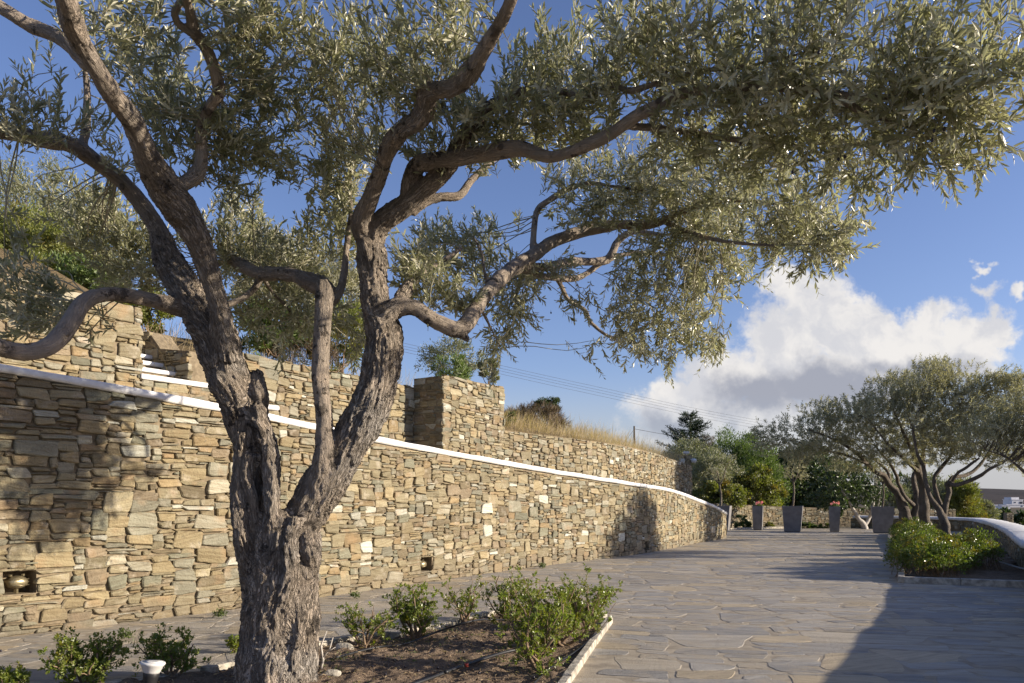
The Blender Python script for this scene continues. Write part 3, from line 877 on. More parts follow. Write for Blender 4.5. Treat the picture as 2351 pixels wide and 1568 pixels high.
# lamps set in the niches
for k, (a, b, c, d) in enumerate(niches):
    u = (a + b) / 2; du = -0.05 if k else 0.0
    p = LOW.pos(np.array(u + du), np.array(-0.10), (c + d) / 2)
    nrm = np.append(LOW.at(u)[1], 0); tx = np.array([-nrm[1], nrm[0], 0])
    lab = ['oval brass bulkhead lamp in the wall niche at the left edge of the photo', 'small bulkhead lamp in the square wall niche right of the big olive trunk', 'bulkhead lamp in the shaded niche near the far end of the lower wall'][k]
    r = empty('bulkhead_lamp', p, lab, 'lamp', 'lamps recessed in wall niches')
    mb = MB()
    th = np.linspace(0, 2 * math.pi, 20, endpoint=False)
    rows = [(1.0, -0.06), (1.0, 0.01), (0.92, 0.04), (0.70, 0.065), (0.35, 0.08)]
    Vv = [p + tx * (0.105 * s * math.cos(t)) + np.array([0, 0, 0.068 * s * math.sin(t)]) + nrm * n for (s, n) in rows for t in th]
    Ff = [[i * 20 + j, i * 20 + (j + 1) % 20, (i + 1) * 20 + (j + 1) % 20, (i + 1) * 20 + j] for i in range(4) for j in range(20)] + [[80 + j for j in range(20)], [j for j in range(20)][::-1]]
    mb.add(Vv, Ff); mb.build('lamp_body', M_BRASS, r, True)
    for s in (-0.6, 0.0, 0.6):
        g = MB(); g.tube([p + nrm * 0.045 + tx * (-0.10) + np.array([0, 0, s * 0.05]), p + nrm * 0.092 + np.array([0, 0, s * 0.055]), p + nrm * 0.045 + tx * 0.10 + np.array([0, 0, s * 0.05])], 0.005, 6)
        g.build('guard_bar', M_BRASS, r, True)
    g = MB()
    for s in (-1, 1):
        g = MB(); g.box(p + tx * (0.06 * s) + np.array([0, 0, 0.072]), (0.02, 0.03, 0.02)); g.build('hook', M_BRASS, r)
    g = MB(); g.box(p - np.array([0, 0, (d - c) / 2 - 0.03]) - nrm * 0.02, (0.03, 0.03, 0.065)); g.build('foot', M_BRASS, r)

# ---- upper walls
rng = random.Random(8)
def upper_wall(rows, label, smooth=False, zb=2.0, u_extra=None, kinds=KINDS_NEAR, thick=0.45, name='upper_wall', relief=(0, 0.03)):
    P = Path(rows, smooth=smooth)
    r = empty(name, (*P.at(P.L / 2)[0], zb), label, 'wall')
    wall_masonry(P, r, rng, zb=zb, kinds=kinds, thick=thick, relief=relief)
    return P, r
_, wA = upper_wall([(*UL, 4.30), (*(UA - TD * 2), 4.22), (*UA, 4.14)], 'tall stone wall of big tan blocks left of the white steps, above the ramp', zb=2.3)
# its end face beside the steps
pe = Path([(*UA, 4.14), (*(UA - ND * 1.9), 4.5)], smooth=False)
wall_masonry(pe, wA, rng, zb=2.3, thick=0.10, name='masonry')
_, wB = upper_wall([(*(UA + TD * 0.0), 3.13), (*(UR), 3.13), (*(UR + TD * 0.55), 3.13), (*(UR + TD * 0.56), 3.78), (*UC, 3.76), (*(UC + TD * .5), 3.76)],
                   'middle stretch of upper stone wall behind the big olive trunk, between steps and block pier', zb=1.7)
# shoulder wall to the right of the steps
sd = Path([(*(UR - ND * 1.9), 4.16), (*(UR - ND * 0.95), 4.06), (*(UR - ND * 0.93), 3.80), (*UR, 3.66)], smooth=False)
rs = empty('stair_wall', (*UR, 3), 'shaded stone side wall stepping down along the right of the white steps', 'wall')
wall_masonry(sd, rs, rng, zb=2.9, thick=0.40)
# block pier standing in front of the upper wall
rp = empty('stone_pier', (*((PC + PD_) / 2), 1.6), 'square block-like stone pier with one shaded side, rising above the ramp wall', 'stone pier')
pf = Path([(*PC, 3.94), (*PD_, 4.0)], smooth=False)
wall_masonry(pf, rp, rng, zb=1.6, thick=0.74, kinds=KINDS_SMALL)
ps = Path([(*UC, 3.90), (*PC, 3.94)], smooth=False)
wall_masonry(ps, rp, rng, zb=1.6, thick=0.2, kinds=KINDS_SMALL)
pr = Path([(*PD_, 4.0), (*(PD_ - ND * 0.8), 3.98)], smooth=False)
wall_masonry(pr, rp, rng, zb=2.6, thick=0.2, kinds=KINDS_SMALL)
pw3, w3 = upper_wall([(*p, z) for p, z in zip(W3, W3Z)], 'upper stone wall of small pale stones running under the dry grass slope', smooth=True, zb=0.9, kinds=KINDS_SMALL)
pe3 = Path([(*W3[-1], W3Z[-1]), (*(W3[-1] + np.array([-0.75, 0.75])), W3Z[-1])], smooth=False)
wall_masonry(pe3, w3, rng, zb=0.0, thick=0.15, kinds=KINDS_SMALL)

# white steps climbing into the hillside, each tread a whitewashed slab over a stone riser
st = empty('stairs', (*UA, 3.1), 'whitewashed stone steps climbing between the upper walls on the left', 'steps')
ax = np.array([[TD[0], TD[1], 0], [-ND[0], -ND[1], 0], [0, 0, 1]])
led = MB(); mid = (UA + UR) / 2 + TD * 0.25
led.box((mid[0] + ND[0] * .02 - ND[0] * .2, mid[1] + ND[1] * .02 - ND[1] * .2, 3.165), (1.30, 0.46, 0.075), ax, 0.012)
led.build('tread', M_WHITE, st)
for k in range(6):
    c = (UA + UR) / 2 - ND * (0.30 + 0.30 * k)
    z = 3.20 + 0.155 * (k + 1)
    b = MB(); b.box((c[0] - ND[0] * .13, c[1] - ND[1] * .13, z - 0.032), (0.80, 0.33, 0.062), ax, 0.012); b.build('tread', M_WHITE, st)
    b = MB(); b.box((c[0] - ND[0] * .17, c[1] - ND[1] * .17, z - 0.063 - 0.11), (0.80, 0.32, 0.22), ax); b.build('riser', M_MORTAR, st)
q = PX(607, 936, 12.3)
b = MB(); b.box((q[0], q[1], q[2]), (0.34, 0.30, 0.075), ax, 0.012)
o = b.build('step_slab', M_WHITE); tag(o, 'short white slab jutting from the upper wall just right of the big trunk', 'slab')

# ---- low parapet on the right with broad white coping
rng = random.Random(14)
rw = empty('parapet_wall', (9.9, 15.8, 0), 'low curved stone wall with broad white rounded coping on the right of the path', 'wall')
PARP2 = Path([(x, y, 0.50) for (x, y) in PAR], flip=True)
wall_masonry(PARP2, rw, rng, zb=-0.05, thick=0.62, kinds=KINDS_SMALL, detail=False)
coping(PARP, rw, front=0.06, back=-0.70, h=0.125, r=0.045, wob=0.02, seed=8)

# ---- planting beds
def bed(poly, z, mat, name):
    P = np.array(poly); mb = MB()
    x0, y0 = P.min(0); x1, y1 = P.max(0); s = 0.025 if name == 'soil_bed' else 0.2
    xs = np.arange(x0 - s, x1 + s, s); ys = np.arange(y0 - s, y1 + s, s)
    X, Y = np.meshgrid(xs, ys)
    Z = z + 0.030 * fbm(np.stack([X * 2.2, Y * 2.2, X * 0], -1), 3) + (0.016 * vnoise(np.stack([X * 9, Y * 9, X * 0], -1), 4) + 0.014 * vnoise(np.stack([X * 22, Y * 22, X * 0], -1), 6))
    ok = inside(poly, X, Y)
    cell = ok[:-1, :-1] & ok[1:, 1:] & ok[1:, :-1] & ok[:-1, 1:]
    I = np.arange(X.size).reshape(X.shape)
    F = np.stack([I[:-1, :-1], I[:-1, 1:], I[1:, 1:], I[1:, :-1]], -1)[cell]
    o = mesh_obj(name, np.stack([X, Y, Z], -1).reshape(-1, 3), F, mat, None, True)
    tag(o, kind='structure'); return o
bed(BED, 0.035, M_SOIL, 'soil_bed')
bed(BEDR, 0.05, M_SOIL, 'soil_bed_by_parapet')

def kerb(pts, w, h, name, label, seed, piece=0.45, group=None, closed=False):
    """a line of kerb stones along pts, with small joints; ONE kerb"""
    rr = random.Random(seed); C = catmull(np.array([(x, y, 0) for x, y in pts]), 0.05)
    d = np.concatenate([[0], np.cumsum(np.linalg.norm(np.diff(C, axis=0), axis=1))])
    mb = MB(); u = 0
    while u < d[-1] - 0.05:
        l = min(piece * rr.uniform(0.7, 1.3), d[-1] - u)
        a, b_ = [np.array([np.interp(t, d, C[:, k]) for k in (0, 1)]) for t in (u + 0.004, u + l - 0.004)]
        t = (b_ - a) / (np.linalg.norm(b_ - a) + 1e-9); c = (a + b_) / 2
        hh = h * rr.uniform(0.88, 1.08)
        mb.box((c[0], c[1], hh / 2 - 0.02), (np.linalg.norm(b_ - a), w * rr.uniform(0.9, 1.08), hh + 0.04), np.array([[t[0], t[1], 0], [-t[1], t[0], 0], [0, 0, 1]]), 0.008)
        u += l
    return tag(mb.build(name, M_KERB), label, 'kerb', group)
kerb([(1.12, 9.15), (0.76, 7.6), (0.43, 6.16), (0.0, 4.3)], 0.075, 0.065, 'bed_kerb', 'straight pale kerb along the right side of the olive bed', 1, 0.9)
kerb([(-0.14, 9.9), (0.50, 9.57), (1.10, 9.17)], 0.10, 0.11, 'bed_kerb', 'short kerb closing the far end of the olive bed behind the box shrubs', 2, 0.7)
kerb([(-2.45, 6.32), (-2.0, 7.1), (-1.69, 7.73), (-1.21, 8.07), (-0.80, 8.64), (-0.38, 9.27), (-0.16, 9.86)], 0.10, 0.085, 'bed_kerb', 'broken kerb of rough stones along the wall side of the olive bed', 3, 0.38)
kerb([(-3.75, 5.57), (-3.1, 5.95), (-2.47, 6.32)], 0.10, 0.05, 'bed_kerb', 'low crumbling kerb left of the big olive trunk', 4, 0.16)
kerb([(6.65, 13.55), (7.8, 13.05), (8.7, 12.65)], 0.12, 0.11, 'bed_kerb', 'front kerb of the hedge bed in the shade beside the parapet', 5, 0.8)
kerb([(16.0, 33.6), (13.55, 28.6), (10.25, 21.0), (6.62, 13.55)], 0.10, 0.12, 'bed_kerb', 'long kerb between the paving and the low hedge on the right', 6, 0.8)

# ---- garden wall at the far end of the terrace
rng = random.Random(21)
gw = Path([(9.9, 38.6, 1.28), (11.3, 41.2, 1.24), (13.2, 42.6, 1.14), (16.0, 43.4, 1.06), (19.6, 43.8, 0.98), (24.5, 44.0, 0.95)])
rg = empty('garden_wall', (14, 42.6, 0), 'low pale stone garden wall behind the row of grey planters', 'wall')
wall_masonry(gw, rg, rng, zb=-0.05, kinds=KINDS_SMALL, detail=False)
kerb([(9.9, 38.0), (12.0, 40.2), (14.2, 41.4)], 0.2, 0.08, 'bed_kerb', 'white edging in front of the far garden wall', 9, 1.2)
# ------------------------------------------------------------------ leaves and shoots
def unit(v): return v / (np.linalg.norm(v, axis=-1, keepdims=True) + 1e-9)

def leaf_mesh(name, P, D, N, L, Wd, mat, parent, rng, curl=0.12, quad=False):
    """blades at P along D facing N; lance-shaped, folded on the midrib, or simple diamonds when far"""
    n = len(P); D = unit(D); N = unit(N - D * (N * D).sum(-1, keepdims=True)); S = np.cross(D, N)
    L = L[:, None]; Wd = Wd[:, None]
    if quad:
        T = [P, P + D * L * .5 + S * Wd * .5 + N * Wd * .12, P + D * L - N * L * curl, P + D * L * .5 - S * Wd * .5 + N * Wd * .12]
        k = 4; f = np.array([[0, 3, 2, 1]])
        V = np.stack(T, 1).reshape(-1, 3); F = [(np.arange(n)[:, None, None] * k + f[None]).reshape(-1, 4)]
    else:
        a, b = P + D * L * .30, P + D * L * .66 - N * L * curl * .35
        T = [P, a + S * Wd * .43 + N * Wd * .12, a - N * Wd * .05, a - S * Wd * .43 + N * Wd * .12,
             b + S * Wd * .46 + N * Wd * .12, b - N * Wd * .05, b - S * Wd * .46 + N * Wd * .12, P + D * L - N * L * curl]
        k = 8; V = np.stack(T, 1).reshape(-1, 3); o = np.arange(n)[:, None, None] * k
        F = [(o + np.array([[2, 1, 0], [3, 2, 0], [5, 7, 4], [6, 7, 5]])[None]).reshape(-1, 3), (o + np.array([[1, 2, 5, 4], [2, 3, 6, 5]])[None]).reshape(-1, 4)]
    r = np.repeat(rng.random(n), k)
    return mesh_obj(name, V, F, mat, parent, False, {'rnd': r})

def shoots(P, D, Ls, npair, ll, lw, rng, open_ang=0.75, bend=0.25, jit=0.35, centre=False):
    """opposite leaf pairs along many shoots; returns leaf arrays and the shoot centre lines"""
    n = len(P); D = unit(D)
    if centre: P = P - D * (Ls * .5)[:, None]
    X = unit(np.cross(D, rng.normal(size=(n, 3)))); Y = np.cross(D, X)
    bd = unit(rng.normal(size=(n, 3)) * .6 + np.array([0, 0, -0.25])) * bend
    oP, oD, oN, oL, oW = [], [], [], [], []
    for i in range(npair):
        t = (i + 0.6) / npair
        c = P + D * (Ls * t)[:, None] + bd * (Ls * t * t)[:, None]
        ax = unit(D + 2 * t * bd)
        ph = (i % 2) * math.pi / 2 + rng.normal(size=n) * .35
        s0 = np.cos(ph)[:, None] * X + np.sin(ph)[:, None] * Y
        for sg in (1, -1):
            oa = open_ang * (1.15 - 0.5 * t) + rng.normal(size=n) * .18
            d = ax * np.cos(oa)[:, None] + sg * s0 * np.sin(oa)[:, None] + rng.normal(size=(n, 3)) * .12
            nn = ax * np.sin(oa)[:, None] - sg * s0 * np.cos(oa)[:, None] + rng.normal(size=(n, 3)) * jit
            keep = rng.random(n) < 0.93
            sz = rng.uniform(.65, 1.15, n) * (0.75 + 0.5 * math.sin(math.pi * min(1, t * .9 + .1)))
            oP.append(c[keep]); oD.append(d[keep]); oN.append(nn[keep]); oL.append((ll * sz)[keep]); oW.append((lw * sz * rng.uniform(.8, 1.2, n))[keep])
    lines = np.stack([P, P + D * (Ls * .5)[:, None] + bd * (Ls * .25)[:, None], P + D * Ls[:, None] + bd * Ls[:, None]], 1)
    return np.concatenate(oP), np.concatenate(oD), np.concatenate(oN), np.concatenate(oL), np.concatenate(oW), lines

def line_tubes(lines, r0, r1, k=4):
    """(n, m, 3) centre lines -> one vertex/face set of thin tapering tubes"""
    n, m = lines.shape[:2]
    T = unit(np.gradient(lines, axis=1))
    X = unit(np.cross(T, np.array([0.31, 0.17, 0.93]))); Y = np.cross(T, X)
    R = np.linspace(0, 1, m)[None, :, None]
    r0 = np.broadcast_to(np.asarray(r0, float), (n,))[:, None, None]; R = r0 * (1 - R) + r1 * R
    t = np.arange(k) * 2 * math.pi / k
    V = lines[:, :, None] + R[:, :, None] * (np.cos(t)[:, None] * X[:, :, None] + np.sin(t)[:, None] * Y[:, :, None])
    i = np.arange(m - 1)[:, None]; j = np.arange(k)[None]
    f = np.stack([i * k + j, i * k + (j + 1) % k, (i + 1) * k + (j + 1) % k, (i + 1) * k + j], -1).reshape(-1, 4)
    F = (np.arange(n)[:, None, None] * (m * k) + f[None]).reshape(-1, 4)
    return V.reshape(-1, 3), F

def curved(A, B, rng, sag=0.12, m=7):
    """gently crooked lines from A to B (n, 3)"""
    n = len(A); d = np.linalg.norm(B - A, axis=1)[:, None, None]
    t = np.linspace(0, 1, m)[None, :, None]
    sag = sag * np.minimum(1, .6 / (d + 1e-6))
    o = unit(rng.normal(size=(n, 3)))[:, None] * sag * d; o2 = unit(rng.normal(size=(n, 3)))[:, None] * sag * .5 * d
    up = np.array([0, 0, 1.0])[None, None] * d * 0.10
    return A[:, None] * (1 - t) + B[:, None] * t + (o + up * -0.6) * np.sin(math.pi * t) + o2 * np.sin(2 * math.pi * t)

class Skeleton:
    def __init__(self, branches, d_scale=1.0):
        """branches: lists of (px, py, depth, width in px, roughness)"""
        self.b = []
        for br in branches:
            C = np.array([list(PX(p[0], p[1], p[2])) + [0.43 * p[3] * p[2] / FPX, p[4] if len(p) > 4 else 0.1] for p in br])
            self.b.append(catmull(C, 0.035))
        S = np.vstack(self.b); self.P, self.R = S[:, :3], S[:, 3]
    def nearest(self, Q, rmax=0.06):
        m = self.R < rmax
        P = self.P[m]
        out = np.zeros(len(Q), int)
        for i in range(0, len(Q), 400):
            out[i:i + 400] = np.argmin(((Q[i:i + 400, None] - P[None]) ** 2).sum(-1), 1)
        return P[out], self.R[m][out]

def remeshed(V, F, voxel):
    """fuses overlapping tubes into one continuous skin"""
    me = bpy.data.meshes.new('tmp'); me.from_pydata([tuple(v) for v in V], [], F); me.update()
    o = bpy.data.objects.new('tmp', me); COL.objects.link(o)
    md = o.modifiers.new('r', 'REMESH'); md.mode = 'VOXEL'; md.voxel_size = voxel; md.adaptivity = 0
    sm = o.modifiers.new('s', 'SMOOTH'); sm.factor = 0.5; sm.iterations = 3
    dg = bpy.context.evaluated_depsgraph_get(); dg.update()
    m2 = bpy.data.meshes.new_from_object(o.evaluated_get(dg))
    n = len(m2.vertices); A = np.zeros(n * 3, np.float32); m2.vertices.foreach_get('co', A)
    N = np.zeros(n * 3, np.float32); m2.vertices.foreach_get('normal', N)
    nl = len(m2.loops); li = np.zeros(nl, np.int32); m2.loops.foreach_get('vertex_index', li)
    tot = np.zeros(len(m2.polygons), np.int32); m2.polygons.foreach_get('loop_total', tot)
    st = np.zeros(len(m2.polygons), np.int32); m2.polygons.foreach_get('loop_start', st)
    Fs = []
    for k in np.unique(tot):
        s = st[tot == k]; Fs.append(li[s[:, None] + np.arange(k)[None]])
    bpy.data.objects.remove(o); bpy.data.meshes.remove(me); bpy.data.meshes.remove(m2)
    return A.reshape(-1, 3).astype(float), N.reshape(-1, 3).astype(float), Fs

def wood(branches, voxel, minr, parent, mat, seed, name='trunk', strands=(), relief=1.0):
    """continuous trunk and limbs with bark relief; thinner branches than minr are left to the caller"""
    V, F, n = [], [], 0
    S = []
    for bi, C in enumerate(branches):
        P, R = C[:, :3].copy(), C[:, 3].copy()
        u = np.concatenate([[0], np.cumsum(np.linalg.norm(np.diff(P, axis=0), axis=1))])
        q = np.stack([u * 2.6, np.full(len(u), bi * 7.7), np.zeros(len(u))], 1)
        R = R * (1 + 0.10 * vnoise(q * 2.2, seed) * np.clip(1.4 - C[:, 4], .5, 1))
        P = P + 0.12 * R[:, None] * np.stack([vnoise(q * 1.3, seed + 1), vnoise(q * 1.3, seed + 2), 0 * u], 1)
        v, f = tube(P, np.maximum(R, 0.006), 14)
        V.append(v); F += [[i + n for i in ff] for ff in f]; n += len(v)
        T, X, Y = frames(P)
        S.append(np.column_stack([P, R, C[:, 4], T, X, Y, u, np.full(len(u), bi)]))
    A, N, Fs = remeshed(np.vstack(V), F, voxel)
    S = np.vstack(S)
    idx = np.zeros(len(A), int)
    for i in range(0, len(A), 2000):
        D = ((A[i:i + 2000, None] - S[None, :, :3]) ** 2).sum(-1)
        idx[i:i + 2000] = np.argmin(np.sqrt(D) - S[None, :, 3] * .6, 1)
    s = S[idx]; rel = A - s[:, :3]
    R, ro, T, X, Y = s[:, 3], s[:, 4], s[:, 5:8], s[:, 8:11], s[:, 11:14]
    along = (rel * T).sum(1) + s[:, 14]
    a, b = (rel * X).sum(1), (rel * Y).sum(1); l = np.sqrt(a * a + b * b) + 1e-6
    Rq = np.clip(R, 0.04, 0.34)
    ca, cb = a / l * Rq, b / l * Rq
    tw = along * 0.9
    cx, cy = ca * np.cos(tw) - cb * np.sin(tw), ca * np.sin(tw) + cb * np.cos(tw)
    Q = np.stack([cx, cy, along * 0.16 + s[:, 15] * 3.1], 1)
    # neighbours of two branches share a blended roughness by their position
    ro = np.clip(ro, 0, 1)
    E = np.vstack([np.stack([f[:, i], f[:, (i + 1) % f.shape[1]]], 1) for f in Fs for i in range(f.shape[1])])
    cnt = np.bincount(E[:, 0], minlength=len(A)) + np.bincount(E[:, 1], minlength=len(A))
    def lap(v):
        return (np.bincount(E[:, 0], v[E[:, 1]], len(A)) + np.bincount(E[:, 1], v[E[:, 0]], len(A))) / np.maximum(cnt, 1)
    for _ in range(14): ro = lap(ro)
    br_ = s[:, 15]; seam = np.zeros(len(A)); df = br_[E[:, 0]] != br_[E[:, 1]]
    seam[E[df].ravel()] = 1
    for _ in range(6): seam = np.maximum(seam, lap(seam) * .97 + .0)
    seam = np.clip(seam * 1.4, 0, 1)
    w = fbm(A * 7, seed + 4, 2)[:, None] * 0.02
    rid = np.clip(1 - np.abs(fbm((Q + w) * 26, seed + 5, 3)) * 4.0, 0, 1)
    rid2 = np.clip(1 - np.abs(fbm((Q + w) * 58, seed + 6, 2)) * 3.2, 0, 1)
    lump = fbm(A * np.array([6.5, 6.5, 4.0]), seed + 7, 3)
    flute = fbm(np.stack([cx * 9, cy * 9, along * .55], 1), seed + 8, 2)
    h = ro * (0.019 * (rid - .5) + 0.010 * (rid2 - .4) + 0.018 * lump + 0.026 * flute * np.clip(R / 0.25, 0, 1)) + (1 - ro) * (0.006 * lump * np.clip(R / 0.06, .4, 1.4) + 0.0022 * rid)
    h = h * relief
    hs = h
    for _ in range(10): hs = lap(hs)
    h = h * (1 - seam * .8) + hs * seam * .8
    A = A + N * h[:, None]
    return mesh_obj(name, A, Fs, mat, parent, True, {'bark': Q * 3.0, 'rough': ro})

